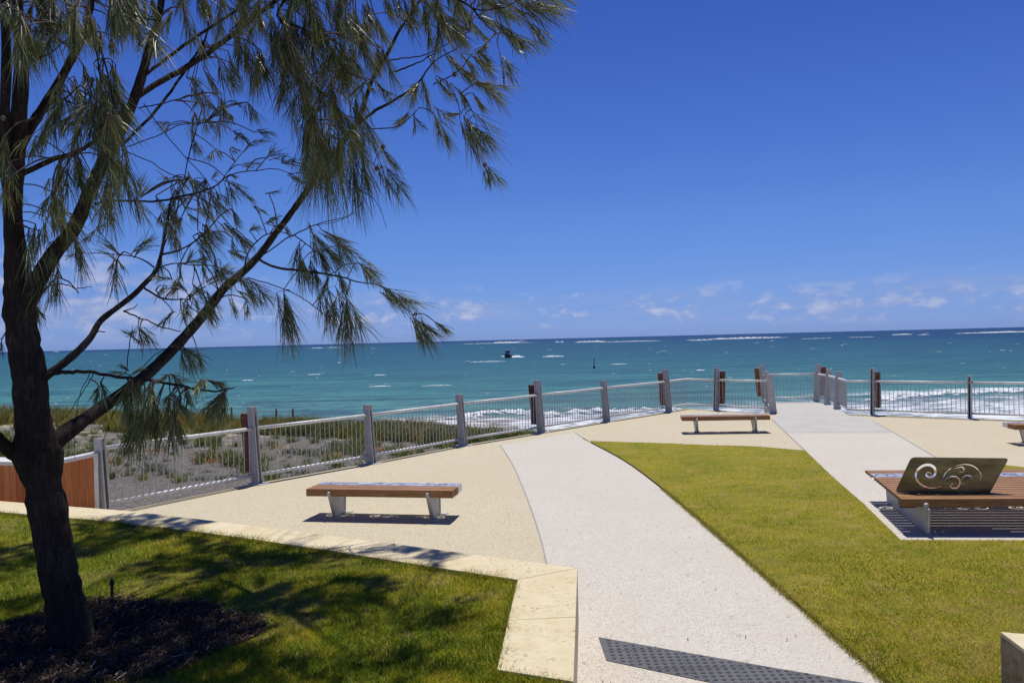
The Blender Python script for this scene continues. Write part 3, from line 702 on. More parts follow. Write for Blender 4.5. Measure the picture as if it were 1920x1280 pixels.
def fence_panel(parent, pts, O=Vector(), sp_=0.118, trim=0.06, hang=0.0):
    pts = [p - O for p in pts]; up = Vector((0, 0, 1))
    a0 = pts[0] + (pts[1] - pts[0]).normalized() * 0.0; mb = MB()
    for i in range(len(pts) - 1):
        L = (pts[i + 1] - pts[i]); n = max(2, int(round(L.length / sp_)))
        for k in range(1, n + (1 if i < len(pts) - 2 else 0)):
            q = pts[i] + L * (k / n); mb.tube([q + up * 0.16, q + up * 1.03], 0.0088, 6, cap=False)
    o = mb.build('balusters', M['galv'], parent, smooth=True)
    MB().tube([p + up * 1.04 for p in pts], 0.034, 12).build('top_rail', M['rail'], o, smooth=True)
    MB().tube([p + up * 0.155 for p in pts], 0.032, 12).build('bottom_rail', M['rail'], o, smooth=True)
def fence(label, nodes, panels, O):
    f = tag(empty('metal_fence', O), label, 'fence', 'galvanised fences round the lookout')
    for (P, d, n, h, tb) in nodes: fence_post(f, P, d, n, h, tb, O)
    for pn in panels: fence_panel(f, pn, O)
    return f
def lr(p, q): d = (q - p).normalized(); return d, Vector((-d.y, d.x, 0))
L_ = [P195, P480, P697, P863, P1010, P1134, P1250]; nodes = []
for i, p in enumerate(L_):
    d, n = lr(L_[max(i - 1, 0)], L_[min(i + 1, len(L_) - 1)])
    nodes.append((p, d, n, 1.45 if i in (1, 4, 6) else (1.20 if i == 0 else 1.27), 1 if i in (1, 4, 6) else 0))
fence('long galvanised fence on the left running back along the dune', nodes, [[L_[i], L_[i + 1]] for i in range(6)], L_[3].copy())
d1, n1 = lr(KINK, NL)
dl, nl = lr(NL, FL); 
fence('short bent stretch of galvanised fence behind the small far bench', [(P1345, d1, n1, 1.46, 2)], [[P1250, KINK, P1345], [P1345, NL]], P1345.copy())
mid = NL.lerp(FL, 0.45); db, nb_ = lr(FL, FR); dr, nr = lr(FR, NR)
fence('square galvanised fence around the projecting end of the walkway', [(NL, dl, nl, 1.27, 0), (mid, dl, nl, 1.27, 0), (FL, dl, nl, 1.42, 1), (FR, dr, nr, 1.42, 1), (R1, dr, nr, 1.27, 0), (R2, dr, nr, 1.27, 0)],
      [[NL, mid], [mid, FL], [FL, FR], [FR, R1], [R1, R2], [R2, NR]], FL.copy())
d3, n3 = lr(P1635, P1818)
fence('straight galvanised fence right of the walkway in front of the surf', [(P1635, d3, n3, 1.45, 2), (P1818, d3, n3, 1.24, 0), (PEND, d3, n3, 1.24, 0)], [[NR, P1635], [P1635, P1818], [P1818, PEND]], P1635.copy())

# timber clad barrier left of the fence
tc_ = AT(176, 849, P195.y - 0.1); A0 = Vector((tc_.x, tc_.y, 0)); cA = AT(92, 867, 12.35); A1 = Vector((cA.x, cA.y, 0)); cB = AT(-220, 858, 12.5); A2 = Vector((cB.x, cB.y, 0))
bar = tag(empty('timber_barrier', A0), 'barrier of upright red timber boards in a galvanised frame behind the tree', 'barrier')
TH = 1.0
def clad(p, q, hp, hq):
    p = p - A0; q = q - A0; d = (q - p).normalized(); n = Vector((-d.y, d.x, 0)); 
    if n.y > 0: n = -n                                            # towards the camera
    L = (q - p).length; k = int(round(L / 0.105)); up = Vector((0, 0, 1)); mb = MB(); tn = []
    for i in range(k):
        s0, s1 = i / k * L + 0.003, (i + 1) / k * L - 0.003; h0 = hp + (hq - hp) * i / k - 0.05
        b = [p + d * s + n * w for (s, w) in ((s0, 0.0), (s1, 0.0), (s1, 0.02), (s0, 0.02))]
        mb.hexa(b, [x + up * h0 for x in b]); tn += [random.random()] * 8
    o = mb.build('timber_boards', M['cladding'], bar); a = o.data.attributes.new('tint', 'FLOAT', 'POINT')
    if len(o.data.vertices) == len(tn): a.data.foreach_set('value', tn)
    fr = MB()
    b = [p + n * -0.10, p + n * 0.035, q + n * 0.035, q + n * -0.10]
    fr.hexa([x + up * ((hp if i in (0, 1) else hq) - 0.055) for i, x in enumerate(b)], [x + up * (hp if i in (0, 1) else hq) for i, x in enumerate(b)])
    fr.hexa([x + d * 0.0 for x in (p + n * 0.036, p + n * -0.03, p + n * -0.03 - d * 0.06, p + n * 0.036 - d * 0.06)], [x + up * hp for x in (p + n * 0.036, p + n * -0.03, p + n * -0.03 - d * 0.06, p + n * 0.036 - d * 0.06)])
    b = [p + n * -0.42, p + n * -0.103, q + n * -0.103, q + n * -0.50]
    fr.hexa([x + up * ((hp if i in (0, 1) else hq) - 0.04) for i, x in enumerate(b)], [x + up * ((hp if i in (0, 1) else hq) - 0.012) for i, x in enumerate(b)])
    fr.build('steel_frame', M['rail'], bar)
clad(A0, A1, tc_.z, cA.z); clad(A1, A2, cA.z, cB.z)

# ------------------------------------------------------------------ scroll cut plates
def band_poly(pts, wmax, w0=0.25, w1=0.25, n=5):
    c = smooth([(p[0], p[1], 0) for p in pts], n); m = len(c); L = []; R_ = []
    for i, p in enumerate(c):
        t = (c[min(i + 1, m - 1)] - c[max(i - 1, 0)]).normalized(); q = Vector((-t.y, t.x, 0)); s = i / (m - 1)
        w_ = wmax * max(0.12, (w0 if s < 0.5 else w1) + (1 - (w0 if s < 0.5 else w1)) * math.sin(PI * s) ** 1.2) / 2
        L.append(p + q * w_); R_.append(p - q * w_)
    return [(p.x, p.y) for p in L + R_[::-1]]
SC = [([(998, 372), (985, 352), (958, 352), (950, 378), (975, 397), (1015, 390), (1038, 352), (1028, 303), (985, 276), (930, 280), (878, 315), (850, 365), (858, 425), (905, 475), (970, 502), (1040, 502), (1090, 485)], 26),
      ([(1218, 462), (1192, 462), (1180, 482), (1202, 502), (1242, 498), (1270, 462), (1268, 418), (1235, 390), (1185, 388), (1140, 412), (1112, 440)], 15),
      ([(1108, 412), (1130, 362), (1165, 320), (1196, 302)], 13),
      ([(1215, 288), (1270, 270), (1340, 264), (1405, 284), (1455, 328), (1475, 380), (1458, 428), (1442, 446)], 10),
      ([(1256, 324), (1275, 342), (1302, 334), (1310, 308), (1288, 290), (1245, 300), (1212, 312)], 11),
      ([(1366, 420), (1384, 402), (1372, 380), (1332, 374), (1298, 398), (1288, 436), (1312, 468)], 9)]
def plate_mesh(name, outer, holes, th, mat, parent=None, mw=None):
    cu = bpy.data.curves.new(name, 'CURVE'); cu.dimensions = '2D'; cu.fill_mode = 'BOTH'; cu.extrude = th / 2
    for poly in [outer] + holes:
        s = cu.splines.new('POLY'); s.points.add(len(poly) - 1)
        for k, p in enumerate(poly): s.points[k].co = (p[0], p[1], 0, 1)
        s.use_cyclic_u = True
    ob = bpy.data.objects.new(name, cu); COL.objects.link(ob); bpy.context.view_layer.update()
    me = bpy.data.meshes.new_from_object(ob.evaluated_get(bpy.context.evaluated_depsgraph_get()))
    bpy.data.objects.remove(ob); me.name = name; me.materials.clear()
    if mw is not None: me.transform(mw)
    return link(name, me, mat, parent)
def rounded(poly, r, n=5):
    out = []
    for i, p in enumerate(poly):
        p = Vector(p); a = Vector(poly[i - 1]); b = Vector(poly[(i + 1) % len(poly)]); u = (a - p).normalized() * r; v = (b - p).normalized() * r
        for k in range(n + 1):
            t = k / n; out.append(tuple((p + u) * (1 - t) ** 2 + 2 * p * t * (1 - t) + (p + v) * t ** 2))
    return out
def slat_plate(name, L, Wd, z, y0, th, mat, parent, reps, x0=0.0, skew=0.0):
    # steel slat with cut scrolls, and turned down edges
    outer = [(-L / 2, -Wd / 2), (L / 2, -Wd / 2), (L / 2, Wd / 2), (-L / 2, Wd / 2)]; holes = []
    k = Wd * 0.0027
    for (cx, flip) in reps:
        for pts, wm in SC:
            holes.append(band_poly([(cx + (flip * (p[0] - 1160)) * k * 1.15, -(p[1] - 385) * k) for p in pts], wm * 1.5 * k, n=3))
    o = plate_mesh(name, outer, holes, 0.006, mat, parent, Matrix.Translation((x0, y0, z - 0.003)))
    return o

def bench_leg(lx, D, parent):
    mb = MB(); yf, yb = -D / 2, D / 2; t = 0.009; sk = 0.03
    # web plate, leaning a little, narrower at the foot
    mb.hexa([(lx + sk + t * s, y, 0.012) for s, y in ((-1, yf + 0.10), (1, yf + 0.10), (1, yb - 0.10), (-1, yb - 0.10))], [(lx + t * s, y, 0.35) for s, y in ((-1, yf + 0.012), (1, yf + 0.012), (1, yb - 0.01), (-1, yb - 0.01))])
    o = mb.build('leg', M['galv'], parent)
    fl = MB()
    pf = [(lx + sk, yf + 0.10, 0.012), (lx, yf + 0.012, 0.35), (lx - 0.002, yf - 0.012, 0.385), (lx - 0.002, yf - 0.022, 0.41)]
    fl.tube(pf, [0.026, 0.030, 0.032, 0.020], 10)
    fl.build('leg_flange', M['galv'], o, smooth=True)
    pb = [(lx + sk, yb - 0.10, 0.012), (lx, yb - 0.012, 0.35)]
    MB().tube(pb, [0.022, 0.026], 8).build('leg_flange', M['galv'], o, smooth=True)
    MB().box((lx + sk + 0.03, yf + 0.11, 0.007), (0.13, 0.09, 0.012)).build('foot_plate', M['galv'], o)
    MB().box((lx + sk + 0.04, yb - 0.07, 0.007), (0.15, 0.11, 0.012)).build('foot_plate', M['galv'], o)
def make_bench(label, loc, rz):
    r = tag(empty('bench', loc, rz), label, 'bench', 'timber and steel benches on the plaza')
    L, D = 2.26, 0.58
    for (y, wd) in ((-0.208, 0.162), (-0.030, 0.162)):
        o = MB().box((0, 0, 0), (L, wd, 0.11)).build('timber_slat', M['slat'], r, bevel=0.006, loc=(0, y, 0.395))
        for x in (-0.74, 0.74): MB().tube([(x, 0, 0.054), (x, 0, 0.059)], 0.018, 10).build('bolt', M['stainless'], o)
    s = slat_plate('steel_slat', L - 0.02, 0.225, 0.452, 0.172, 0.006, M['stainless'], r, [(-0.72, 1), (-0.02, 1), (0.70, -1)])
    sk = MB().box((0, 0.172 + 0.109, 0.398), (L - 0.02, 0.006, 0.10)).box((L / 2 - 0.013, 0.172, 0.398), (0.006, 0.205, 0.10)).box((-L / 2 + 0.013, 0.172, 0.398), (0.006, 0.205, 0.10))
    sk.build('slat_skirt', M['stainless'], s)
    for lx in (-0.76, 0.76): bench_leg(lx, D, r)
    return r
def corner(px, py): return G(px, py, 0.45)
c4 = [corner(572.5, 916), corner(849, 920), corner(869, 905.5), corner(603, 903)]
cc = sum(c4, Vector()) / 4; ang = math.atan2(*((c4[1] - c4[0] + c4[2] - c4[3]).yx))
b1 = make_bench('low timber and steel bench between the dune fence and the limestone wall', (cc.x, cc.y, 0), ang)
e1 = G(1307, 812.5); e2 = G(1417, 811); m_ = (e1 + e2) / 2; a2 = math.atan2((e2 - e1).y, (e2 - e1).x)
b2 = copy_tree(b1); b2.location = (m_.x + 0.02, m_.y + 0.24, 0); b2.rotation_euler.z = a2; b2['label'] = 'low timber bench beyond the sunny lawn, in front of the fence bend'
e3 = G(1914, 834)
b3 = copy_tree(b1); b3.location = (e3.x + 1.02, e3.y + 0.14, 0); b3.rotation_euler.z = R(-6); b3['label'] = 'low bench on yellow paving behind the platform seat, cut off by the photo edge'

# big platform seat with a scroll cut steel back
fl_, bl_ = G(1690.5, 935.5, 0.45), G(1622.5, 881, 0.45)
bx = (G(1920, 933.4, 0.45) - fl_).normalized() * 0.5 + (G(1879, 880.4, 0.45) - bl_).normalized() * 0.5; bx.normalize(); by = Vector((-bx.y, bx.x, 0))
ps = tag(empty('platform_seat', (fl_.x, fl_.y, 0), math.atan2(bx.y, bx.x)), 'wide timber platform seat with an upright scroll cut steel back', 'seat')
depth = (bl_ - fl_).dot(by); skew = (bl_ - fl_).dot(bx); rows = 7; PLEN = 3.1
for i in range(rows):
    y0 = depth * i / rows; pitch = depth / rows; sx_ = skew * (i + 0.5) / rows
    if i == rows - 2:
        s = slat_plate('steel_slat', PLEN - 0.03, pitch - 0.014, 0.451, y0 + pitch / 2, 0.006, M['stainless'], ps, [(-1.2, 1), (-0.3, -1), (0.6, 1), (1.25, -1)], x0=sx_ + PLEN / 2)
        MB().box((sx_ + PLEN / 2, y0 + 0.010, 0.42), (PLEN - 0.04, 0.006, 0.05)).box((sx_ + PLEN / 2, y0 + pitch - 0.010, 0.42), (PLEN - 0.04, 0.006, 0.05)).build('slat_skirt', M['stainless'], s)
        continue
    for (jj_, (ya, wd)) in enumerate(((y0 + pitch * 0.25, pitch * 0.5 - 0.024), (y0 + pitch * 0.75, pitch * 0.5 - 0.024))):
        thk = 0.10 if (i == 0 and jj_ == 0) else 0.04
        o = MB().box((0, 0, 0), (PLEN, wd, thk)).build('timber_slat', M['slat'], ps, bevel=0.005, loc=(sx_ + PLEN / 2 + (0.25 - 0.5 * (jj_ == 0)) * skew / rows, ya, 0.45 - thk / 2))
        for x in (-PLEN / 2 + 0.44, -PLEN / 2 + 2.6): MB().tube([(x, 0, thk / 2 - 0.001), (x, 0, thk / 2 + 0.004)], 0.016, 10).build('bolt', M['stainless'], o)
def to_local(p, o=ps): 
    v = Vector((p.x - fl_.x, p.y - fl_.y, p.z)); return Vector((v.dot(bx), v.dot(by), p.z))
for k, off in enumerate((0.0, 2.15)):
    f0 = to_local(G(1745, 1007.5, 0)) + Vector((off, 0, 0)); b0 = to_local(G(1664, 941, 0)) + Vector((off, 0, 0)); t = 0.011
    mb = MB(); mb.hexa([(f0.x - t, f0.y + 0.07, 0.012), (f0.x + t, f0.y + 0.07, 0.012), (b0.x + t, b0.y, 0.012), (b0.x - t, b0.y, 0.012)],
                       [(f0.x - t, f0.y + 0.02, 0.349), (f0.x + t, f0.y + 0.02, 0.349), (b0.x + t, b0.y + 0.05, 0.349), (b0.x - t, b0.y + 0.05, 0.349)])
    o = mb.build('leg', M['galv'], ps)
    MB().tube([(f0.x, f0.y + 0.07, 0.012), (f0.x, -0.03, 0.35), (f0.x, -0.045, 0.385), (f0.x, -0.05, 0.405)], [0.026, 0.03, 0.032, 0.02], 10).build('leg_flange', M['galv'], o, smooth=True)
    MB().box((f0.x + 0.04, f0.y + 0.09, 0.008), (0.16, 0.10, 0.012)).build('foot_plate', M['galv'], o); MB().box((b0.x + 0.04, b0.y - 0.05, 0.008), (0.16, 0.10, 0.012)).build('foot_plate', M['galv'], o)
# the back: upright plate leaning parallelogram
YB = 10.52
def pl(cx, cy):                                                   # detail picture coordinates -> plate plane
    p = to_local(AT(1560 + cx / 5.3333, 820 + cy / 5.3333, YB)); return (p.x, p.z)
outer = rounded([pl(648, 556), pl(1546, 560), pl(1735, 196), pl(806, 200)], 0.055)
yl = to_local(AT(1770, 900, YB)).y
holes = [band_poly([pl(*p) for p in pts], wm * 0.00135 * 1.0, w0=0.30, w1=0.2, n=5) for pts, wm in SC]
mw = Matrix.Translation((0, yl, 0)) @ Matrix.Rotation(R(90), 4, 'X')
bk = plate_mesh('backrest', outer, holes, 0.012, M['back_plate'], ps, mw)
x0, x1 = pl(700, 556)[0], pl(1540, 556)[0]
MB().box(((x0 + x1) / 2, yl + 0.03, 0.30), (x1 - x0, 0.012, 0.11)).build('back_bracket', M['back_plate'], bk)

# ------------------------------------------------------------------ boat and channel marker
bp_ = G(952, 670.5, SEA); k = bp_.y / FPX
boat = tag(empty('motor_boat', (bp_.x, bp_.y, SEA), R(258)), 'small dark motor boat with a cabin throwing white spray at sea', 'boat')
hull = MB(); prof = [(-2.6, 1.15, -0.2), (-1.2, 1.25, 0), (0.6, 1.15, 0.05), (1.9, 0.75, 0.25), (2.9, 0.06, 0.55)]
vs = []
for (x, wd, rise) in prof: vs += [(x, -wd, 1.05 + rise), (x, -wd * 0.8, -0.1), (x, 0, -0.35), (x, wd * 0.8, -0.1), (x, wd, 1.05 + rise)]
fs = []
for i in range(4):
    for j in range(4): a = i * 5 + j; fs.append((a, a + 1, a + 6, a + 5))
    a = i * 5; fs.append((a + 4, a, a + 5, a + 9))
fs.append((0, 1, 2, 3, 4)); fs.append((24, 23, 22, 21, 20)); hull.add(vs, fs).build('hull', M['hull'], boat)
cb = MB().hexa([(-1.3, -0.85, 1.0), (0.7, -0.85, 1.0), (0.7, 0.85, 1.0), (-1.3, 0.85, 1.0)], [(-1.2, -0.75, 2.5), (0.2, -0.75, 2.5), (0.2, 0.75, 2.5), (-1.2, 0.75, 2.5)]).build('cabin', M['boat_white'], boat)
MB().box((-0.35, 0, 2.1), (1.9, 1.66, 0.5)).build('cabin_window', M['glass'], cb)
MB().box((-0.6, 0, 2.85), (2.2, 1.9, 0.32)).build('cabin_roof', M['boat_white'], boat)
MB().tube([(-1.0, 0, 3.0), (-1.0, 0, 3.9)], 0.05, 6).build('mast', M['hull'], boat)
spray = MB()
for (a, b, y, hp) in ((956, 984, 668.5, 5.0), (938, 950, 667, 1.8), (960, 976, 667, 4.0)):
    c = G((a + b) / 2, y + 1, SEA); foam_ridge(spray, c, (b - a) * k, 2.2, hp * k * 0.7, seg=14, ragged=0.6)
tag(spray.build('boat_wake', M['foam'], smooth=True), 'white spray thrown up beside the small boat', 'spray', kind='stuff')
mp = G(1114, 690.5, SEA); k = mp.y / FPX
mk = tag(empty('channel_marker', (mp.x, mp.y, SEA)), 'thin dark and white channel marker pole standing in the sea', 'marker')
MB().tube([(0, 0, -0.5), (0, 0, 0.55)], [0.26, 0.20], 12).build('base', M['black'], mk, smooth=True)
MB().tube([(0, 0, 0.50), (0.02, 0, 0.98)], [0.15, 0.12], 12).build('white_band', M['boat_white'], mk)
MB().tube([(0.02, 0, 0.96), (0.05, 0, 1.50)], [0.13, 0.05], 10).build('cone', M['black'], mk)
MB().tube([(0.05, 0, 1.4), (0.08, 0, 1.95)], 0.035, 8).tube([(0.08, 0, 1.75), (0.08, 0, 2.05)], 0.10, 8).build('top_mark', M['black'], mk)

# ------------------------------------------------------------------ rope fence on the dune crest
rf = tag(empty('rope_fence', (-14, 33, -0.6)), 'low rope fence on short wooden posts along the top of the dune', 'fence')
def on_dune(px, Y, up=0.0):
    p = AT(px, 700, Y); z = float(dune_h([p.x], [Y])[0]); return Vector((p.x, Y, z + up))
rp = [on_dune(-140, 46), on_dune(6, 41.5), on_dune(172, 38.5), on_dune(330, 35.5), on_dune(432, 33.5), on_dune(516, 32.5), on_dune(547, 31.5), on_dune(640, 30.0), on_dune(760, 28.0)]
tops = []
for i, p in enumerate(rp):
    if i < 7: target = 772 + 0.024 * (i * 60)
    h = 0.66 if i < 7 else 0.4
    o = tint(MB().tube([p - rf.location, p + Vector((0.01, 0, h)) - rf.location], 0.045, 8).build('post', M['oldpost'], rf)); tops.append((p, h))
for fz in (0.55, 0.9):
    pts = []
    for i in range(len(tops) - 1):
        a = tops[i][0] + Vector((0, 0, tops[i][1] * fz)); b = tops[i + 1][0] + Vector((0, 0, tops[i + 1][1] * fz))
        for s in range(8): t = s / 8; q = a.lerp(b, t); q.z -= 0.06 * 4 * t * (1 - t); pts.append(q - rf.location)
    MB().tube(pts, 0.011, 5).build('rope', M['rope'], rf)

# ------------------------------------------------------------------ dune vegetation
def tufts(name, cent, H, nb, pal, spread, wd, label, cat='grass', kind='stuff', parent=None, up=0.9, mat='leaf', loc=None):
    n = len(cent); C_ = np.repeat(cent, nb, 0); N_ = n * nb; h = np.repeat(H, nb) * rng.uniform(0.45, 1.1, N_)
    C_ = C_ + np.concatenate([rng.normal(0, 1, (N_, 2)) * np.repeat(spread, nb)[:, None] if hasattr(spread, '__len__') else rng.normal(0, spread, (N_, 2)), np.zeros((N_, 1))], 1)
    a = rng.uniform(0, 2 * np.pi, N_); lean = rng.normal(0, 0.42, (N_, 2)) * h[:, None] * (1.3 - up) * 2; lean[:, 0] += h * 0.12
    V = np.zeros((N_, 5, 3)); ca, sa = np.cos(a) * wd, np.sin(a) * wd
    V[:, 0] = C_; V[:, 1] = C_; V[:, 0, 0] -= ca; V[:, 0, 1] -= sa; V[:, 1, 0] += ca; V[:, 1, 1] += sa
    md = C_.copy(); md[:, :2] += lean * 0.35; md[:, 2] += h * 0.6
    V[:, 2] = md; V[:, 3] = md; V[:, 2, 0] += ca * 0.8; V[:, 2, 1] += sa * 0.8; V[:, 3, 0] -= ca * 0.8; V[:, 3, 1] -= sa * 0.8
    V[:, 4] = C_; V[:, 4, :2] += lean; V[:, 4, 2] += h
    base = (np.arange(N_) * 5)[:, None]
    F = np.concatenate([base + np.array([[0, 1, 2]]), base + np.array([[0, 2, 3]]), base + np.array([[3, 2, 4]])], 0)
    pal = np.array(pal); ci = rng.choice(len(pal), n); c = np.repeat(pal[ci], nb, 0) * rng.uniform(0.55, 1.4, (N_, 1))
    o = big_mesh(name, V, F, M[mat], np.repeat(c, 5, 0), k=3, parent=parent)
    if kind: tag(o, label, cat, kind=kind)
    return o
def scatter(n, band0, band1, xr):
    X = rng.uniform(xr[0], xr[1], n); s = rng.uniform(band0, band1, n); Y = np.interp(X, crX, crY) + s
    return np.stack([X, Y, dune_h(X, Y) - 0.02], 1)
c = scatter(3200, -4.6, 1.6, (-34, -1.5)); keep = fbm(c[:, 0] * 0.6, c[:, 1] * 0.6) > 0.42; c = c[keep]
tufts('dune_grass', c, rng.uniform(0.25, 0.6, len(c)) * np.where(c[:, 0] > -12, 0.85, 1.25), 24, [(0.20, 0.23, 0.04), (0.32, 0.32, 0.06), (0.40, 0.34, 0.09), (0.13, 0.17, 0.03), (0.42, 0.40, 0.22), (0.38, 0.23, 0.04)], 0.10, 0.012, 'olive and yellow dune grass along the crest above the sea')
c = scatter(1300, -4.2, 1.8, (-9.5, 0.9)); c = c[~inside(np.stack([c[:, 0] + 0.2, c[:, 1] - 0.16], 1), plaza_poly)]; keep = fbm(c[:, 0] * 0.8 + 7, c[:, 1] * 0.8) > 0.42; c = c[keep]
tufts('creeper_leaves', c, rng.uniform(0.18, 0.42, len(c)), 34, [(0.06, 0.09, 0.02), (0.13, 0.17, 0.035), (0.22, 0.24, 0.07), (0.04, 0.06, 0.015), (0.26, 0.20, 0.05)], 0.17, 0.020, 'dark green low scrub at the foot of the fence', up=0.3)
# small plants dotted over the mulch, one object each
def shrub_mesh(seed, pal, H, n, wd, up, spread):
    o = tufts('dune_plant', np.zeros((1, 3)), np.array([H]), n, pal, spread, wd, '', kind=None, up=up); me = o.data
    bpy.data.objects.remove(o); return me
kinds = [(shrub_mesh(1, [(0.13, 0.16, 0.035)], 0.34, 60, 0.012, 0.45, 0.11), 'small olive green dune plant on the grey mulch behind the fence', 'olive dune plants'),
         (shrub_mesh(2, [(0.19, 0.21, 0.15)], 0.24, 70, 0.013, 0.25, 0.13), 'silvery grey dune plant on the grey mulch behind the fence', 'silver dune plants'),
         (shrub_mesh(3, [(0.20, 0.23, 0.04)], 0.40, 50, 0.010, 0.70, 0.08), 'yellow green grassy tuft on the grey mulch behind the fence', 'yellow green tufts'),
         (shrub_mesh(4, [(0.42, 0.22, 0.05)], 0.16, 90, 0.010, 0.25, 0.14), 'low orange brown ground plant on the grey mulch', 'orange ground plants')]
spots = []
for _ in range(4000):
    px = random.uniform(-30, 860); py = random.uniform(792, 930); p = G(px, py, -0.35)
    if p.y > np.interp(p.x, crX, crY) - 1.2: continue
    if vnoise(np.array([p.x * 0.55 + 60]), np.array([p.y * 0.55]))[0] < random.uniform(0.1, 0.62): continue
    # keep outside the plaza, a little off the fence
    if inside(np.array([(p.x + 0.22, p.y - 0.16)]), plaza_poly)[0] or p.y < 12.9: continue
    if any((p.x - q[0]) ** 2 + (p.y - q[1]) ** 2 < 0.16 for q in spots): continue
    spots.append((p.x, p.y))
for i, (x, y) in enumerate(spots[:290]):
    me, lb, gr = kinds[random.choices([0, 1, 2, 3], [5, 2.6, 2.6, 0.9])[0]]
    o = bpy.data.objects.new('dune_plant', me); COL.objects.link(o); s = random.choice([0.35, 0.5, 0.6, 0.8, 1.0, 1.2]) * random.uniform(0.8, 1.15)
    o.location = (x, y, float(dune_h([x], [y])[0]) - 0.02); o.scale = (s, s, s * random.uniform(0.7, 1.1)); o.rotation_euler.z = random.uniform(0, 6.28)
    tag(o, lb, 'plant', gr)

# ------------------------------------------------------------------ she-oak tree
LIMBS = []                                                        # each: list of (Vector, radius)
def limb(pts, sub=5, rough=0.0):
    P = [AT(x, y, Y) for (x, y, wd, Y) in pts]; Rr = [wd * 0.5 * Y / FPX * ((0.87 if y < 900 or y > 1180 else 0.80) if not LIMBS else (0.70 if wd > 4 else 0.62)) for (x, y, wd, Y) in pts]
    Q = smooth(P, sub); RR = []
    for i in range(len(Rr) - 1):
        for k in range(sub): RR.append(Rr[i] + (Rr[i + 1] - Rr[i]) * k / sub)
    RR.append(Rr[-1]); LIMBS.append((Q, RR)); return Q, RR
base = G(133, 1222, BED)
limb([(136, 1225, 112, 5.85), (132, 1190, 92, 5.85), (122, 1130, 84, 5.85), (106, 1050, 80, 5.85), (90, 960, 84, 5.85), (80, 900, 82, 5.85), (72, 855, 98, 5.85), (66, 815, 78, 5.85), (60, 770, 69, 5.85), (55, 700, 66, 5.85), (44, 640, 66, 5.85), (37, 580, 64, 5.85), (36, 530, 58, 5.85),
      (30, 470, 44, 5.8), (24, 400, 38, 5.75), (28, 310, 38, 5.7), (34, 235, 36, 5.65), (40, 140, 29, 5.6), (36, 60, 22, 5.55), (30, -60, 18, 5.5)])
limb([(44, 585, 50, 5.85), (68, 530, 46, 5.8), (100, 477, 40, 5.8), (140, 425, 37, 5.8), (172, 350, 34, 5.8), (205, 285, 30, 5.8), (235, 225, 28, 5.85), (259, 165, 25, 5.9), (281, 88, 21, 5.95), (298, 30, 18, 6.0), (310, -50, 15, 6.0)])
limb([(30, 420, 24, 5.7), (10, 330, 26, 5.6), (8, 240, 26, 5.55), (12, 120, 24, 5.5), (8, 0, 20, 5.5), (4, -80, 18, 5.5)])
limb([(32, 290, 26, 5.7), (52, 248, 26, 5.75), (81, 202, 25, 5.8), (107, 161, 23, 5.85), (134, 111, 21, 5.9), (151, 74, 19, 5.95), (166, 30, 17, 6), (180, -40, 14, 6)])
limb([(205, 240, 14, 5.85), (262, 178, 15, 6.1), (336, 134, 15, 6.4), (403, 91, 14, 6.7), (470, 37, 13, 7.0), (515, 3, 12, 7.2), (560, -40, 10, 7.3)])
limb([(13, 336, 18, 5.7), (57, 319, 15, 5.6), (101, 299, 14, 5.5), (141, 286, 12, 5.4), (180, 262, 9, 5.3), (215, 225, 6, 5.2)])
limb([(270, 142, 9, 5.9), (323, 101, 9, 6.1), (386, 57, 8, 6.3), (454, 13, 7, 6.5), (500, -20, 6, 6.6)])
limb([(232, 270, 8, 5.9), (292, 208, 8, 6.6), (336, 148, 7, 7.2), (370, 97, 6, 7.7), (386, 67, 5, 8), (395, 10, 4, 8.3)])
limb([(178, 381, 7, 5.9), (222, 376, 6, 6.3), (286, 378, 6, 6.9), (336, 370, 6, 7.4), (396, 353, 5, 8.0), (430, 329, 4, 8.3), (470, 321, 3, 8.5), (524, 318, 2.5, 8.7), (560, 335, 2, 8.8)])
# the long lower limb reaching out to the right
limb([(72, 862, 60, 5.85), (111, 822, 46, 5.95), (168, 780, 37, 6.2), (235, 733, 34, 6.6), (286, 692, 31, 7.0), (336, 642, 28, 7.4), (380, 592, 26, 7.8), (420, 541, 23, 8.1), (454, 511, 21, 8.4), (487, 477, 19, 8.6), (517, 437, 17, 8.7), (538, 410, 17, 8.7),
      (567, 370, 16, 8.6), (590, 335, 15, 8.5), (611, 305, 14, 8.4), (640, 270, 13, 8.3), (672, 225, 12, 8.2), (698, 150, 10, 8.1), (725, 104, 10, 8.0), (749, 57, 8, 7.9), (769, 30, 7, 7.8), (800, -20, 6, 7.7)])
limb([(672, 232, 8, 8.2), (705, 207, 8, 8.2), (735, 191, 7, 8.1), (770, 168, 6, 8.0), (790, 148, 5, 8), (815, 115, 4, 7.9), (860, 90, 3, 7.8)])
limb([(725, 114, 5, 8.0), (760, 109, 4, 8), (795, 104, 4, 7.9), (836, 84, 3, 7.8), (880, 60, 2.5, 7.6)])
limb([(735, 137, 5, 8.1), (765, 126, 5, 8.0), (792, 114, 4, 8), (825, 94, 3, 7.9)])
limb([(812, 158, 4, 8), (843, 144, 4, 8), (865, 128, 3, 8), (886, 100, 3, 8)])
limb([(836, 150, 3.5, 8), (853, 178, 3, 8.1), (862, 207, 2.5, 8.1)]); limb([(843, 155, 3, 8), (870, 182, 3, 8), (893, 228, 2, 8.1), (908, 308, 2, 8.2)])
limb([(698, 242, 4, 8.2), (748, 236, 3, 8.1), (786, 202, 2.5, 8.0)])
limb([(870, 5, 6, 6.2), (900, 20, 4, 6.1), (947, 13, 3.5, 6.0), (975, 0, 3, 6.0), (1010, -8, 2, 6.0)])
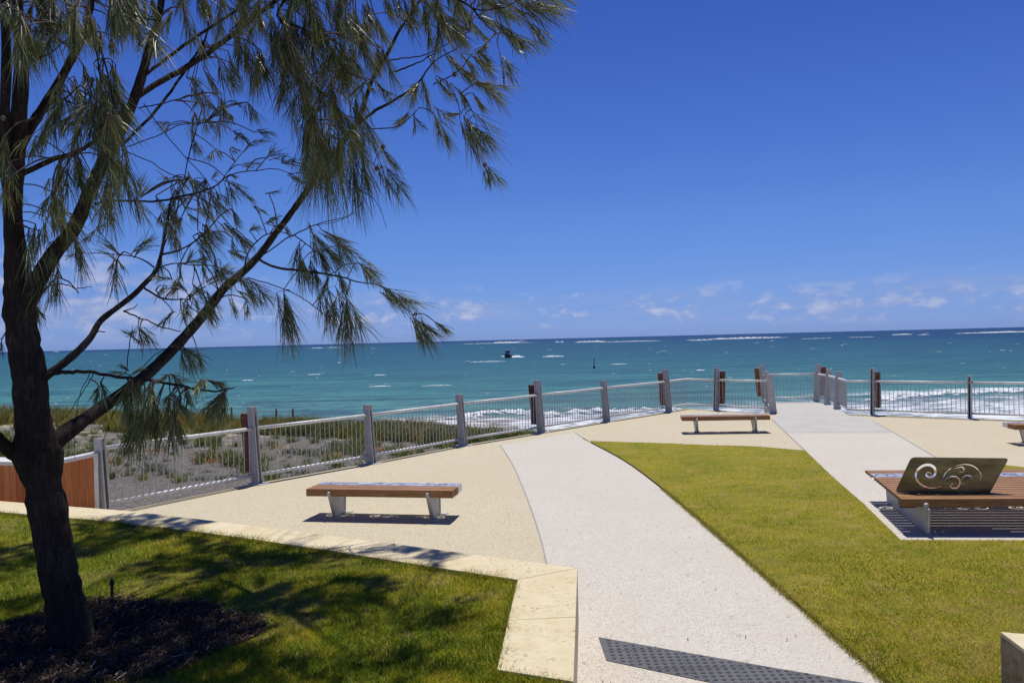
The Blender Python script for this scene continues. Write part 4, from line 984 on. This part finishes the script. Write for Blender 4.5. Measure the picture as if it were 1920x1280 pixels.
limb([(640, -60, 12, 6.6), (760, -40, 9, 6.4), (870, 5, 6, 6.2), (905, 40, 4, 6.2), (930, 62, 3, 6.2), (955, 60, 2, 6.2)])
limb([(560, -40, 9, 7.2), (520, 30, 7, 7.0), (575, 60, 5, 6.8), (588, 110, 4, 6.7), (596, 160, 3, 6.7), (606, 260, 2.5, 6.8)])
# middle limb
limb([(58, 722, 30, 5.85), (76, 713, 24, 5.85), (96, 698, 22, 5.9), (134, 669, 20, 6.0), (168, 635, 18, 6.1), (188, 602, 16, 6.2), (218, 578, 15, 6.3), (249, 554, 14, 6.4), (269, 534, 13, 6.5), (292, 508, 11, 6.6), (302, 477, 9, 6.7), (309, 440, 8, 6.8), (316, 400, 6, 6.9), (322, 370, 4, 7.0)])
limb([(74, 716, 12, 5.85), (96, 702, 12, 5.8), (130, 697, 10, 5.75), (168, 697, 9, 5.7), (218, 706, 8, 5.65), (269, 711, 8, 5.6), (319, 719, 7, 5.6), (370, 729, 6, 5.6), (403, 734, 5, 5.6), (440, 726, 3, 5.6)])
limb([(70, 868, 46, 5.85), (30, 850, 42, 5.8), (5, 832, 34, 5.7), (-25, 800, 30, 5.6), (-70, 740, 26, 5.5), (-120, 640, 20, 5.4)])
th = [[(269, 538, 6, 6.5), (309, 560, 5, 6.6), (356, 560, 3, 6.8)], [(292, 544, 4, 6.6), (323, 581, 2.5, 6.7)], [(232, 583, 5, 6.35), (269, 598, 4, 6.4), (302, 612, 4, 6.5), (339, 622, 3, 6.6)],
      [(296, 504, 4, 6.6), (323, 494, 4, 6.7), (363, 497, 3, 6.9)], [(304, 477, 6, 6.7), (336, 469, 5, 6.8), (363, 454, 4, 7), (386, 437, 3, 7.2)], [(289, 501, 5, 6.6), (255, 482, 4, 6.5), (202, 476, 3, 6.4), (151, 474, 2, 6.3)],
      [(225, 479, 3, 6.4), (205, 455, 2.5, 6.4), (181, 430, 2, 6.3)], [(460, 505, 6, 8.4), (464, 477, 4, 8.4), (487, 447, 4, 8.3), (521, 434, 3, 8.2), (551, 444, 3, 8.1)],
      [(484, 486, 7, 8.6), (517, 501, 7, 8.8), (571, 508, 6, 9.1), (635, 518, 5, 9.3), (669, 528, 4, 9.4), (712, 536, 3, 9.5), (745, 562, 2.5, 9.6), (772, 592, 2, 9.6)],
      [(464, 521, 4, 8.5), (524, 538, 3, 8.8), (571, 561, 3, 9.0), (605, 588, 2.5, 9.2), (622, 608, 2, 9.2)], [(484, 484, 4, 8.6), (551, 440, 4, 8.9), (602, 418, 3, 9.1), (649, 407, 2.5, 9.2), (668, 396, 2, 9.2)],
      [(551, 440, 4, 8.9), (590, 470, 3, 9.1), (628, 511, 3, 9.2)], [(232, 282, 3, 5.9), (286, 306, 3, 6.8), (312, 323, 3, 7.4), (353, 336, 2.5, 8)], [(269, 195, 3, 6), (319, 262, 3, 7), (386, 336, 2.5, 8.2)],
      [(239, 276, 3.5, 5.9), (302, 252, 3, 7), (336, 235, 3, 7.6), (386, 230, 2.5, 8)], [(262, 202, 4, 6), (319, 191, 3.5, 6.8), (356, 181, 3, 7.4)], [(346, 333, 3, 7.8), (360, 269, 4, 8), (370, 235, 3, 8.2)], [(417, 336, 2.5, 8.2), (447, 296, 2.5, 8.5), (470, 272, 2, 8.6)],
      [(92, 535, 4, 5.8), (118, 532, 4, 5.8), (145, 540, 3, 5.75), (172, 538, 2, 5.75)], [(100, 515, 4, 5.8), (128, 528, 4, 5.8), (148, 550, 3, 5.75)], [(180, 623, 4, 6.1), (197, 622, 3, 6.1)], [(232, 583, 4, 6.35), (248, 578, 3, 6.3), (258, 570, 2, 6.3)],
      [(176, 700, 3, 5.7), (155, 735, 2.5, 5.7), (128, 775, 2, 5.65), (112, 790, 2, 5.6)], [(170, 698, 3, 5.7), (150, 740, 2, 5.7), (142, 790, 1.8, 5.7), (140, 860, 1.5, 5.7)], [(245, 700, 2.5, 6.6), (215, 770, 2, 6.2), (192, 830, 2, 6.0)],
      [(245, 632, 3, 6.6), (240, 665, 3, 6.6), (236, 700, 3, 6.6)], [(265, 692, 3, 6.9), (290, 665, 2.5, 6.9), (320, 650, 2.5, 7)], [(620, 300, 3, 8.4), (660, 345, 2.5, 8.2), (700, 372, 2, 8.1), (716, 400, 1.5, 8.1), (724, 426, 1.5, 8.0)], [(672, 390, 1.5, 8.1), (680, 378, 1.6, 8.1), (640, 412, 1.6, 8.3), (575, 425, 2, 8.6)],
      [(640, 265, 4, 8.3), (680, 290, 3, 8.2), (710, 318, 2.5, 8.1)], [(520, -40, 5, 6), (460, 30, 4, 6.2), (430, 60, 3, 6.4)], [(170, 40, 6, 5.9), (200, 130, 5, 5.3), (212, 200, 4, 5.2), (215, 290, 3, 5.2)], [(57, 118, 5, 5.6), (100, 95, 4, 5.4), (140, 60, 3, 5.3)],
      [(160, -40, 7, 5.6), (175, 60, 6, 5.3), (183, 110, 5, 5.2), (190, 160, 4, 5.2)], [(30, 240, 6, 5.6), (95, 205, 5, 5.4), (150, 160, 4, 5.3)], [(215, -40, 6, 5.5), (235, 20, 5, 5.4), (300, 40, 3, 5.3)]]
for t in th: limb(t, 5)
# limbs of the crown above the picture
up_pts = []
def limb3(P, r0, r1):
    Q = smooth([Vector(p) for p in P], 5); LIMBS.append((Q, [r0 + (r1 - r0) * i / (len(Q) - 1) for i in range(len(Q))]))
e_ = [L[0][-1] for L in LIMBS]
def upl(src, pts, r0=0.035): limb3([src] + pts, r0, 0.01)
upl(LIMBS[0][0][-1], [(-3.5, 5.4, 6.4), (-3.3, 5.6, 7.6)], 0.04); upl(LIMBS[1][0][-1], [(-2.4, 6.4, 6.2), (-1.9, 6.9, 7.2)], 0.035)
upl(LIMBS[3][0][-1], [(-3.0, 6.8, 6.2), (-3.0, 7.6, 7.2)], 0.03); upl(LIMBS[2][0][-1], [(-4.4, 5.3, 6.3), (-5.3, 5.6, 7.0)], 0.04)
upl(LIMBS[4][0][-1], [(-1.6, 8.0, 6.6), (-1.2, 8.6, 7.2)], 0.02); upl(LIMBS[9][0][-1], [(-0.9, 8.0, 7.0), (-0.8, 8.2, 7.6)], 0.015)
upl(Vector((-3.4, 5.5, 6.5)), [(-2.2, 5.5, 6.9), (-1.1, 5.8, 6.7), (-0.6, 6.4, 6.1)], 0.03); upl(Vector((-3.45, 5.45, 6.2)), [(-3.4, 7.6, 7.0), (-3.4, 9.4, 7.9), (-3.3, 11.0, 8.7)], 0.03); upl(Vector((-4.4, 5.3, 6.3)), [(-5.0, 7.0, 6.9), (-5.6, 8.6, 7.5)], 0.03)
upl(Vector((-2.4, 6.4, 6.2)), [(-2.2, 8.0, 7.2), (-2.0, 9.6, 8.2), (-2.1, 11.2, 9.0)], 0.03); upl(Vector((-5.0, 7.0, 6.9)), [(-4.6, 8.6, 7.7), (-4.3, 10.2, 8.4), (-4.2, 11.6, 9.2)], 0.03); upl(Vector((-2.2, 8.0, 7.2)), [(-1.2, 8.8, 7.6), (-0.5, 9.3, 7.7)], 0.02); upl(Vector((-4.8, 7.6, 7.3)), [(-5.8, 8.4, 7.4), (-6.6, 9.4, 7.8)], 0.02)
tree = tag(empty('sheoak_tree', (base.x, base.y, BED)), 'tall shady she-oak with drooping needles standing in the mulched bed', 'tree')
def rel(v): return Vector(v) - tree.location
tr = MB()
for (Q, RR) in LIMBS:
    big = RR[0] > 0.03
    n = 14 if big else (8 if RR[0] > 0.012 else 5)
    pts = [rel(p) for p in Q]; rr = [r * (1 + (random.uniform(-0.07, 0.07) if big else 0)) for r in RR]
    if not big: pts = [p + Vector([random.gauss(0, 0.0025) for _ in range(3)]) for p in pts]
    tr.tube(pts, rr, n)
trunk = tr.build('trunk', M['bark'], tree, smooth=True)
md = trunk.modifiers.new('rough', 'DISPLACE'); tx = bpy.data.textures.new('barktex', 'CLOUDS'); tx.noise_scale = 0.11; md.texture = tx; md.strength = 0.022; md.mid_level = 0.5; md.texture_coords = 'LOCAL'
vgd = trunk.vertex_groups.new(name='thick'); idx = 0
for (Q, RR) in LIMBS:
    n = 14 if RR[0] > 0.03 else (8 if RR[0] > 0.012 else 5)
    for r in RR:
        vgd.add(list(range(idx, idx + n)), min(1.0, max(0.0, (r - 0.012) / 0.10)), 'REPLACE'); idx += n
md.vertex_group = 'thick'

SPR = []
def c2(l, Y=None, n=46): 
    for (a, b, c, d) in l:
        x0, y0, x1, y1 = 500 + a / 2.976, b / 2.976, 500 + c / 2.976, d / 2.976
        SPR.append((x0, y0, x1, y1, (6.1 if (x0 > 895 and y0 < 110) else 8.0 if x0 > 690 else 7.2) if Y is None else Y, n))
def c3(l, Y=None, n=36):
    for (a, b, c, d) in l: SPR.append((a / 2.976, 400 + b / 2.976, c / 2.976, 400 + d / 2.976, Y, n))
def c4_(l, Y=None, n=50):
    for (a, b, c, d) in l: SPR.append((400 + a / 2.976, 400 + b / 2.976, 400 + c / 2.976, 400 + d / 2.976, Y, n))
def c1(l, Y=None, n=34):
    for (a, b, c, d) in l: SPR.append((a / 2.976, b / 2.976, c / 2.976, d / 2.976, Y, n))
c2([(220, 20, 200, 300), (400, 30, 400, 230), (180, 150, 60, 480), (130, 220, 200, 420), (350, 220, 350, 460), (340, 250, 480, 480), (470, 290, 540, 440), (220, 430, 110, 680), (230, 430, 200, 790), (280, 600, 240, 780), (340, 540, 400, 700),
    (560, 0, 600, 200), (600, 80, 680, 260), (620, 250, 620, 430), (640, 270, 730, 500), (600, 450, 720, 570), (560, 450, 440, 560), (380, 560, 440, 800), (400, 600, 560, 850), (300, 100, 260, 330), (430, 260, 420, 440), (500, 100, 520, 280), (60, 180, 20, 460), (20, 60, 60, 300)], Y=7.0, n=60)
c2([(300, 740, 240, 1200), (320, 760, 350, 1220), (400, 740, 430, 1190), (470, 780, 510, 1210), (500, 760, 600, 1130), (350, 760, 300, 1100), (430, 700, 400, 1000), (360, 640, 330, 950), (450, 650, 520, 960), (280, 640, 230, 960)], Y=8.2, n=48)
c2([(640, 840, 760, 970), (640, 920, 700, 1110), (660, 930, 790, 1130), (850, 450, 800, 600), (870, 450, 930, 640), (850, 460, 740, 580), (800, 640, 690, 710), (820, 640, 840, 750), (930, 640, 1060, 850), (940, 640, 980, 820), (1080, 640, 980, 630),
    (1090, 640, 1300, 880), (1080, 680, 1160, 850), (1100, 660, 1230, 900), (1120, 680, 1330, 850), (1220, 920, 1340, 1050), (1220, 930, 1260, 1050), (1300, 300, 1410, 450), (1080, 500, 1130, 620), (1190, 460, 1360, 630), (1190, 460, 1390, 500), (1150, 520, 1240, 640),
    (940, 440, 1060, 570), (900, 310, 960, 410), (1000, 290, 1110, 410), (1150, 320, 1290, 400), (1160, 330, 1300, 440), (1180, 290, 1270, 360), (1240, 230, 1180, 330), (1100, 400, 1240, 500), (1060, 360, 1180, 470), (1080, 300, 1190, 420)])
c2([(960, 100, 960, 330), (900, 130, 910, 290), (940, 80, 1150, 270), (1000, 90, 1120, 280), (1100, 60, 1160, 180), (800, 50, 840, 200), (1180, 80, 1330, 180), (870, 20, 900, 180), (960, 20, 1000, 220), (1060, 0, 1130, 150), (1030, 130, 1120, 290), (920, 40, 860, 160), (760, -20, 800, 120), (1150, 130, 1250, 250)], Y=7.4, n=54)
c2([(1330, 190, 1560, 270), (1350, 170, 1480, 310), (1320, 180, 1440, 260), (1430, 100, 1580, 270), (1300, 10, 1500, 110), (1400, -10, 1700, 90), (1350, -10, 1600, 120), (1250, 20, 1400, 130), (1180, -20, 1330, 70), (1500, -40, 1690, 40), (1280, 120, 1390, 220)], Y=6.1, n=46)
c4_([(390, 430, 480, 750), (392, 440, 420, 730), (540, 100, 760, 330), (480, 220, 520, 440), (600, 200, 650, 370), (680, 130, 800, 340), (600, 90, 770, 180), (800, 270, 955, 360), (820, 280, 900, 400), (640, 420, 700, 650), (700, 330, 740, 480), (740, 460, 880, 720), (740, 470, 760, 830), (730, 480, 690, 760), (620, 450, 660, 680),
     (620, 200, 760, 320), (560, 160, 640, 320), (540, 250, 560, 440), (480, 160, 440, 340), (650, 350, 600, 480), (940, 405, 1150, 520), (950, 420, 1090, 540), (1120, 590, 1190, 775), (1130, 590, 1280, 700), (1125, 590, 1240, 770), (1230, 600, 1340, 680), (700, 180, 830, 240), (500, 260, 530, 420), (560, 320, 600, 420)], Y=9.2, n=54)
c4_([(100, 460, 130, 580), (130, 430, 285, 500), (80, 210, 190, 240), (10, 330, 120, 280), (0, 50, 60, 160), (200, 440, 260, 540), (60, 60, 140, 140), (200, 100, 260, 60), (380, 60, 440, 130), (300, 60, 360, 20), (150, 130, 210, 200)], Y=8.3, n=30)
c3([(540, 90, 450, 170), (540, 80, 600, 60), (660, 230, 550, 110), (730, 230, 870, 90), (650, 260, 640, 520), (655, 260, 710, 330), (645, 260, 600, 330), (460, 210, 370, 250), (1040, 280, 1190, 240), (1040, 280, 1090, 200), (1150, 380, 1310, 290), (960, 370, 850, 350), (1040, 440, 960, 350), (1000, 370, 950, 480), (1060, 480, 1140, 380), (1060, 450, 1130, 540),
    (1070, 500, 1200, 610), (960, 550, 880, 650), (1000, 420, 900, 430), (920, 400, 860, 490), (1050, 500, 1010, 620), (740, 690, 680, 640), (730, 690, 760, 640), (740, 690, 790, 720), (780, 640, 900, 760), (770, 630, 800, 760), (1000, 750, 1170, 810), (1010, 760, 1050, 930), (1100, 760, 1140, 880), (1020, 740, 1090, 900), (700, 890, 610, 880), (740, 900, 800, 850), (720, 880, 660, 840)], n=34)
c3([(560, 950, 605, 1060), (550, 960, 530, 1070), (720, 940, 670, 1110), (730, 950, 740, 1280), (720, 950, 700, 1200), (860, 940, 800, 1120), (850, 960, 860, 1270), (840, 950, 880, 1150), (960, 1000, 890, 1080), (960, 1000, 1075, 1150), (970, 1010, 980, 1280), (950, 1000, 920, 1230), (960, 900, 1020, 950), (940, 900, 880, 940), (1150, 930, 1260, 960), (1140, 930, 1090, 1000),
    (1250, 990, 1200, 1190), (1240, 1000, 1095, 1140), (1260, 1000, 1245, 1170), (1255, 990, 1150, 1190), (780, 930, 760, 1100), (1040, 960, 1060, 1100), (800, 1100, 680, 1370), (800, 1100, 790, 1360), (850, 1120, 740, 1330), (960, 1150, 950, 1350), (980, 1150, 1010, 1300), (740, 1180, 700, 1380), (880, 1080, 840, 1330)], Y=5.6, n=50)
c3([(200, 520, 260, 600), (200, 520, 210, 640), (200, 60, 150, 240), (230, 100, 190, 280), (260, 20, 240, 200), (290, 0, 320, 120), (160, 80, 160, 330), (600, 0, 655, 60), (480, -60, 500, 30), (900, 0, 870, 70), (1130, 60, 1250, 150), (1150, 100, 1180, 160), (940, 20, 960, 160), (1010, 180, 980, 120), (1020, 30, 960, 80), (1050, 0, 1120, 60), (10, 700, 0, 800)], n=34)
c1([(1040, 430, 1160, 470), (1090, 430, 1100, 560), (1130, 500, 1160, 620), (1060, 480, 1130, 600), (1260, 400, 1330, 540), (1280, 400, 1360, 520), (1380, 570, 1480, 690), (1380, 570, 1420, 700), (1200, 480, 1220, 560), (1290, 560, 1360, 590), (1280, 640, 1310, 700), (1080, 630, 1120, 690), (1150, 660, 1220, 720), (950, 690, 860, 690), (950, 700, 910, 740),
    (1420, 740, 1550, 740), (1400, 800, 1500, 770), (1340, 740, 1310, 790), (1300, 730, 1390, 790), (1290, 820, 1350, 850), (1490, 880, 1590, 840), (1490, 880, 1540, 810), (1570, 910, 1660, 880), (1570, 900, 1600, 850), (1350, 920, 1450, 900), (1610, 970, 1700, 1020), (1500, 1080, 1580, 1060), (1080, 780, 1140, 870), (1080, 790, 1090, 870), (1200, 830, 1240, 890), (1190, 840, 1170, 900),
    (780, 1100, 740, 980), (785, 1100, 830, 1000), (785, 1100, 785, 970), (940, 1000, 890, 970), (980, 980, 1050, 1060), (1050, 990, 1100, 1080), (1080, 1000, 1160, 1080), (1180, 1000, 1220, 950), (1260, 1010, 1390, 1080), (1290, 980, 1340, 990), (1340, 1060, 1420, 1130), (1200, 1100, 1290, 1200), (960, 1150, 900, 1220), (970, 1150, 990, 1260), (1040, 1160, 1120, 1180), (1150, 1150, 1200, 1250), (1420, 1150, 1500, 1200), (1230, 1080, 1290, 1150), (1100, 1120, 1150, 1220), (1500, 1230, 1570, 1200)], Y=8.2, n=30)
c1([(540, 430, 600, 640), (560, 480, 560, 700), (600, 600, 640, 850), (620, 640, 700, 800), (600, 640, 560, 900), (540, 560, 480, 760), (500, 560, 380, 720), (640, 850, 650, 1220), (600, 850, 600, 1180), (560, 850, 540, 1020), (660, 700, 690, 860), (420, 620, 300, 740), (350, 560, 280, 700), (480, 640, 400, 820), (560, 700, 600, 960), (640, 760, 620, 1040),
    (420, 880, 480, 1100), (380, 880, 370, 1150), (330, 900, 320, 1110), (300, 1080, 330, 1260), (290, 1080, 200, 1210), (270, 700, 200, 860), (200, 760, 170, 900), (620, 200, 640, 330), (560, 160, 560, 330), (500, 80, 520, 260), (430, 60, 400, 260), (350, 60, 300, 260), (260, 60, 180, 220), (300, 150, 250, 360), (400, 160, 380, 330), (200, 230, 160, 350), (180, 20, 150, 130), (70, 30, 60, 240), (20, 30, 40, 150), (30, 760, 20, 1000), (60, 900, 90, 1040), (40, 1000, 20, 1180)], Y=5.25, n=56)
random.seed(21)
def region(x0, x1, y0, y1, n, Ys, L, nn=50, lean=0.15):
    for _ in range(n):
        x = random.uniform(x0, x1); y = random.uniform(y0, y1); l = random.uniform(0.6, 1.2) * L
        SPR.append((x, y, x + l * (lean + random.gauss(0, 0.28)), y + l, random.uniform(*Ys), nn))
region(60, 240, -60, 60, 16, (5.2, 5.8), 95); region(240, 500, -70, 20, 26, (5.6, 7.2), 75); region(490, 700, -60, 40, 22, (6.4, 7.2), 90, 56); region(700, 900, -60, 0, 14, (6.6, 7.6), 70, lean=0.35)
region(880, 1000, -70, -10, 7, (6.0, 6.3), 60, lean=0.7); region(0, 60, -50, 60, 8, (5.0, 5.4), 100); region(430, 560, 60, 130, 8, (6.4, 7.0), 80); region(200, 330, 0, 70, 8, (5.6, 6.6), 60)
region(100, 230, 90, 250, 14, (5.2, 5.5), 110, 50, 0.05); region(520, 690, 40, 210, 18, (6.9, 7.4), 95, 50, 0.1); region(560, 640, 170, 260, 5, (7.2, 8.0), 110, 46, 0.1)
region(290, 440, 320, 480, 24, (6.9, 8.2), 48, 36, 0.4); region(330, 480, 480, 580, 14, (6.8, 8.0), 46, 36, 0.5); region(100, 240, 250, 420, 8, (5.4, 6.2), 90, 46, 0.1); region(60, 130, 330, 520, 9, (5.5, 6.0), 80, 44, 0.1); region(340, 480, 60, 240, 12, (7.0, 8.2), 60, 36, 0.3)

# candidate joints on the limbs
JP = []; 
for (Q, RR) in LIMBS:
    for p, r in zip(Q, RR):
        if r < 0.075: JP.append(p)
JPn = np.array([tuple(p) for p in JP])
tw = MB(); NV, NF, NC = [], [], []
def add_spray(p0, tip, n, dark=1.0, fat=1.0):
    ax = tip - p0; L = ax.length
    if L < 0.02: return
    axn = ax / L; nn = max(8, int(n * min(1.5, 0.30 + L * 1.15)))
    # stem inside the spray
    stem_end = p0 + ax * 0.42
    tw.tube([rel(p0), rel(p0 + ax * 0.2 + Vector((0, 0, 0.01))), rel(stem_end)], [0.0042, 0.003, 0.0015], 4)
    side = np.array(axn.orthogonal().normalized()); side2 = np.cross(np.array(axn), side); A = np.array(ax); p = np.array(p0)
    s0 = rng.uniform(0, 0.55, nn) ** 1.0; ph = rng.uniform(0, 2 * np.pi, nn); spread = rng.uniform(-0.2, 0.42, nn)
    perp = side[None] * np.cos(ph)[:, None] + side2[None] * np.sin(ph)[:, None]
    ln = L * rng.uniform(0.38, 0.74, nn) * (1 - 0.1 * s0)
    d0 = np.array(axn)[None] + perp * (0.35 + spread)[:, None]; d0 /= np.linalg.norm(d0, axis=1)[:, None]
    grav = np.array([0.10, 0.0, -1.0]); K = 5; pts = [p[None] + A[None] * s0[:, None]]; dcur = d0
    gk = rng.uniform(0.02, 0.40, nn)[:, None]
    for k in range(1, K):
        dcur = dcur * 0.86 + np.array(axn)[None] * 0.10 + rng.normal(0, 0.045, (nn, 3)) + grav[None] * gk * 0.5; dcur = dcur / np.linalg.norm(dcur, axis=1)[:, None]
        pts.append(pts[-1] + dcur * (ln / (K - 1))[:, None])
    P = np.stack(pts, 1)                                          # nn,K,3
    T = P[:, -1] - P[:, 0]; rd = rng.normal(0, 1, (nn, 3)); wv = np.cross(T, rd); wv /= (np.linalg.norm(wv, axis=1)[:, None] + 1e-9)
    wd = fat * (rng.uniform(0.0016, 0.0028, nn) * (0.8 + 0.05 * np.clip(p[1], 4, 10)))[:, None, None] * np.array([0.9, 1, 0.9, 0.75, 0.25])[None, :, None]
    Lh = P - wv[:, None, :] * wd; Rh = P + wv[:, None, :] * wd
    base_i = sum(len(v) for v in NV) if False else add_spray.cnt
    V = np.stack([Lh, Rh], 2).reshape(-1, 3)
    b = base_i + (np.arange(nn) * K * 2)[:, None, None] + (np.arange(K - 1) * 2)[None, :, None]
    NF.append((b + np.array([0, 1, 3, 2])[None, None, :]).reshape(-1, 4)); NV.append(V); add_spray.cnt += len(V)
    pal = np.array([(0.12, 0.145, 0.045), (0.19, 0.21, 0.08), (0.28, 0.29, 0.15), (0.42, 0.40, 0.20), (0.08, 0.11, 0.040)]); c = pal[rng.choice(5, nn, p=[.28, .28, .18, .1, .16])] * rng.uniform(0.7, 1.3, (nn, 1)) * dark
    br = rng.random(nn) < 0.05; c[br] = (0.24, 0.16, 0.07)
    NC.append(np.repeat(c, K * 2, 0))
add_spray.cnt = 0
def join_twig(p0):
    d = np.linalg.norm(JPn - np.array(p0), axis=1) + 0.25 * np.clip(JPn[:, 2] - p0.z, None, 0) * -1
    j = Vector(JPn[int(np.argmin(d))]); L = (p0 - j).length
    if L < 0.03 or L > 2.8: return L
    m = j.lerp(p0, 0.5) + Vector((random.gauss(0, 0.05), random.gauss(0, 0.05), 0.10)) * L
    q = smooth([j, m, p0], 4); tw.tube([rel(x) for x in q], [0.0055 + 0.004 * min(L, 1) - 0.0055 * 0.4 * i / len(q) for i in range(len(q))], 4, cap=False); return L
for (x0, y0, x1, y1, Y, n) in SPR:
    if Y is None:
        # take the depth of the nearest limb seen there
        r_ = ray(x0, y0); rr = np.array(r_ / r_.y); pr = JPn - np.array([0, 0, CAM_Z]); dd = np.linalg.norm(pr / pr[:, 1:2] - rr[None], axis=1); Y = float(JPn[int(np.argmin(dd)), 1])
    Y += random.gauss(0, 0.12)
    p0 = AT(x0, y0, Y); lx_, ly_ = x1 - x0, y1 - y0; t = AT(x0 + lx_ * 1.08, y0 + ly_ * 1.08, Y + random.gauss(0, 0.10)); join_twig(p0); add_spray(p0, t, int(n * 1.25))
    ll = math.hypot(lx_, ly_)
    for q_ in range(1):
        p2 = AT(x0 + random.gauss(0, 0.10) * ll, y0 + random.gauss(0.04, 0.10) * ll, Y + random.gauss(0, 0.10)); t2 = p2 + (t - p0) * random.uniform(0.6, 0.95) + Vector((random.gauss(0, .16), random.gauss(0, .16), random.gauss(0, .08))) * (t - p0).length
        add_spray(p2, t2, int(n * 0.75)); tw.tube([rel(p0), rel(p2)], [0.003, 0.0025], 4, cap=False)
# unseen crown above the picture: it throws the shade on the lawn
random.seed(5)
cnt = 0
shade_px = [(-420, 975), (120, 985), (270, 962), (420, 972), (560, 985), (760, 1010), (880, 1040), (850, 1095), (700, 1110), (640, 1160), (720, 1215), (640, 1270), (420, 1330), (-420, 1420)]
shade = [(q.x, q.y) for q in (G(a, b, BED) for a, b in shade_px)]
SH = []
while cnt < 820:
    gx_, gy_ = random.uniform(-9.0, 0.3), random.uniform(3.9, 10.4)
    if not inside(np.array([(gx_, gy_)]), shade)[0]: continue
    dm = math.hypot((gx_ - MC.x) / 1.2, (gy_ - MC.y) / 1.1)
    if dm > 1 and fbm(np.array([gx_ * 1.15 + 30]), np.array([gy_ * 1.3 + 11]), 3)[0] < 0.50: continue
    t_ = (CAM_Z + 0.445 * gy_ + 0.0245 * gx_ - BED) / (sd.z - 0.445 * sd.y) + random.uniform(0.25, 1.3)
    p = Vector((gx_, gy_, BED)) + sd * t_ + Vector((0, 0, 0.3)); L = random.uniform(0.45, 0.75)
    add_spray(p, p + Vector((random.gauss(0.1, 0.14), random.gauss(0, 0.14), -L * 0.75)), 60, fat=2.2); SH.append(p); join_twig(p); cnt += 1
tw.build('twigs', M['twig'], tree, smooth=True)
Vn = np.concatenate(NV) - np.array(tree.location)[None]
crown = big_mesh('crown', Vn, np.concatenate(NF), M['needle'], np.concatenate(NC), parent=tree)
# little woody cones on the twigs
cn_ = MB(); ico = bmesh.new(); bmesh.ops.create_icosphere(ico, subdivisions=2, radius=1.0); iv = [v.co.copy() for v in ico.verts]; fi = [tuple(v.index for v in f.verts) for f in ico.faces]; ico.free()
for (x, y, Y) in ((612, 178, 7.0), (597, 205, 7.0), (592, 246, 7.1), (100, 362, 5.3), (6, 222, 5.2), (100, 385, 5.3), (510, 12, 6.8), (718, 276, 8.1), (706, 316, 8.1), (909, 309, 8.2), (433, 221, 8.2), (173, 150, 5.2), (852, 140, 7.9)):
    p = rel(AT(x, y, Y)); r = 0.011 * Y / 6 * 1.6
    cn_.add([(p.x + v.x * r, p.y + v.y * r, p.z + v.z * r * 1.2) for v in iv], fi)
cn_.build('cones', M['twig'], tree)

# sprinkler riser standing in the mulch
sp0 = G(210, 1122, BED)
spk = tag(empty('sprinkler', (sp0.x, sp0.y, BED)), 'short black irrigation riser sticking up from the mulch', 'sprinkler')
MB().tube([(0, 0, 0), (0.003, 0, 0.13)], 0.013, 10).build('riser', M['black'], spk); MB().tube([(0.003, 0, 0.125), (0.003, 0, 0.165)], [0.022, 0.018], 12).tube([(0.003, 0, 0.165), (0.003, 0, 0.18)], 0.008, 8).build('nozzle', M['black'], spk)
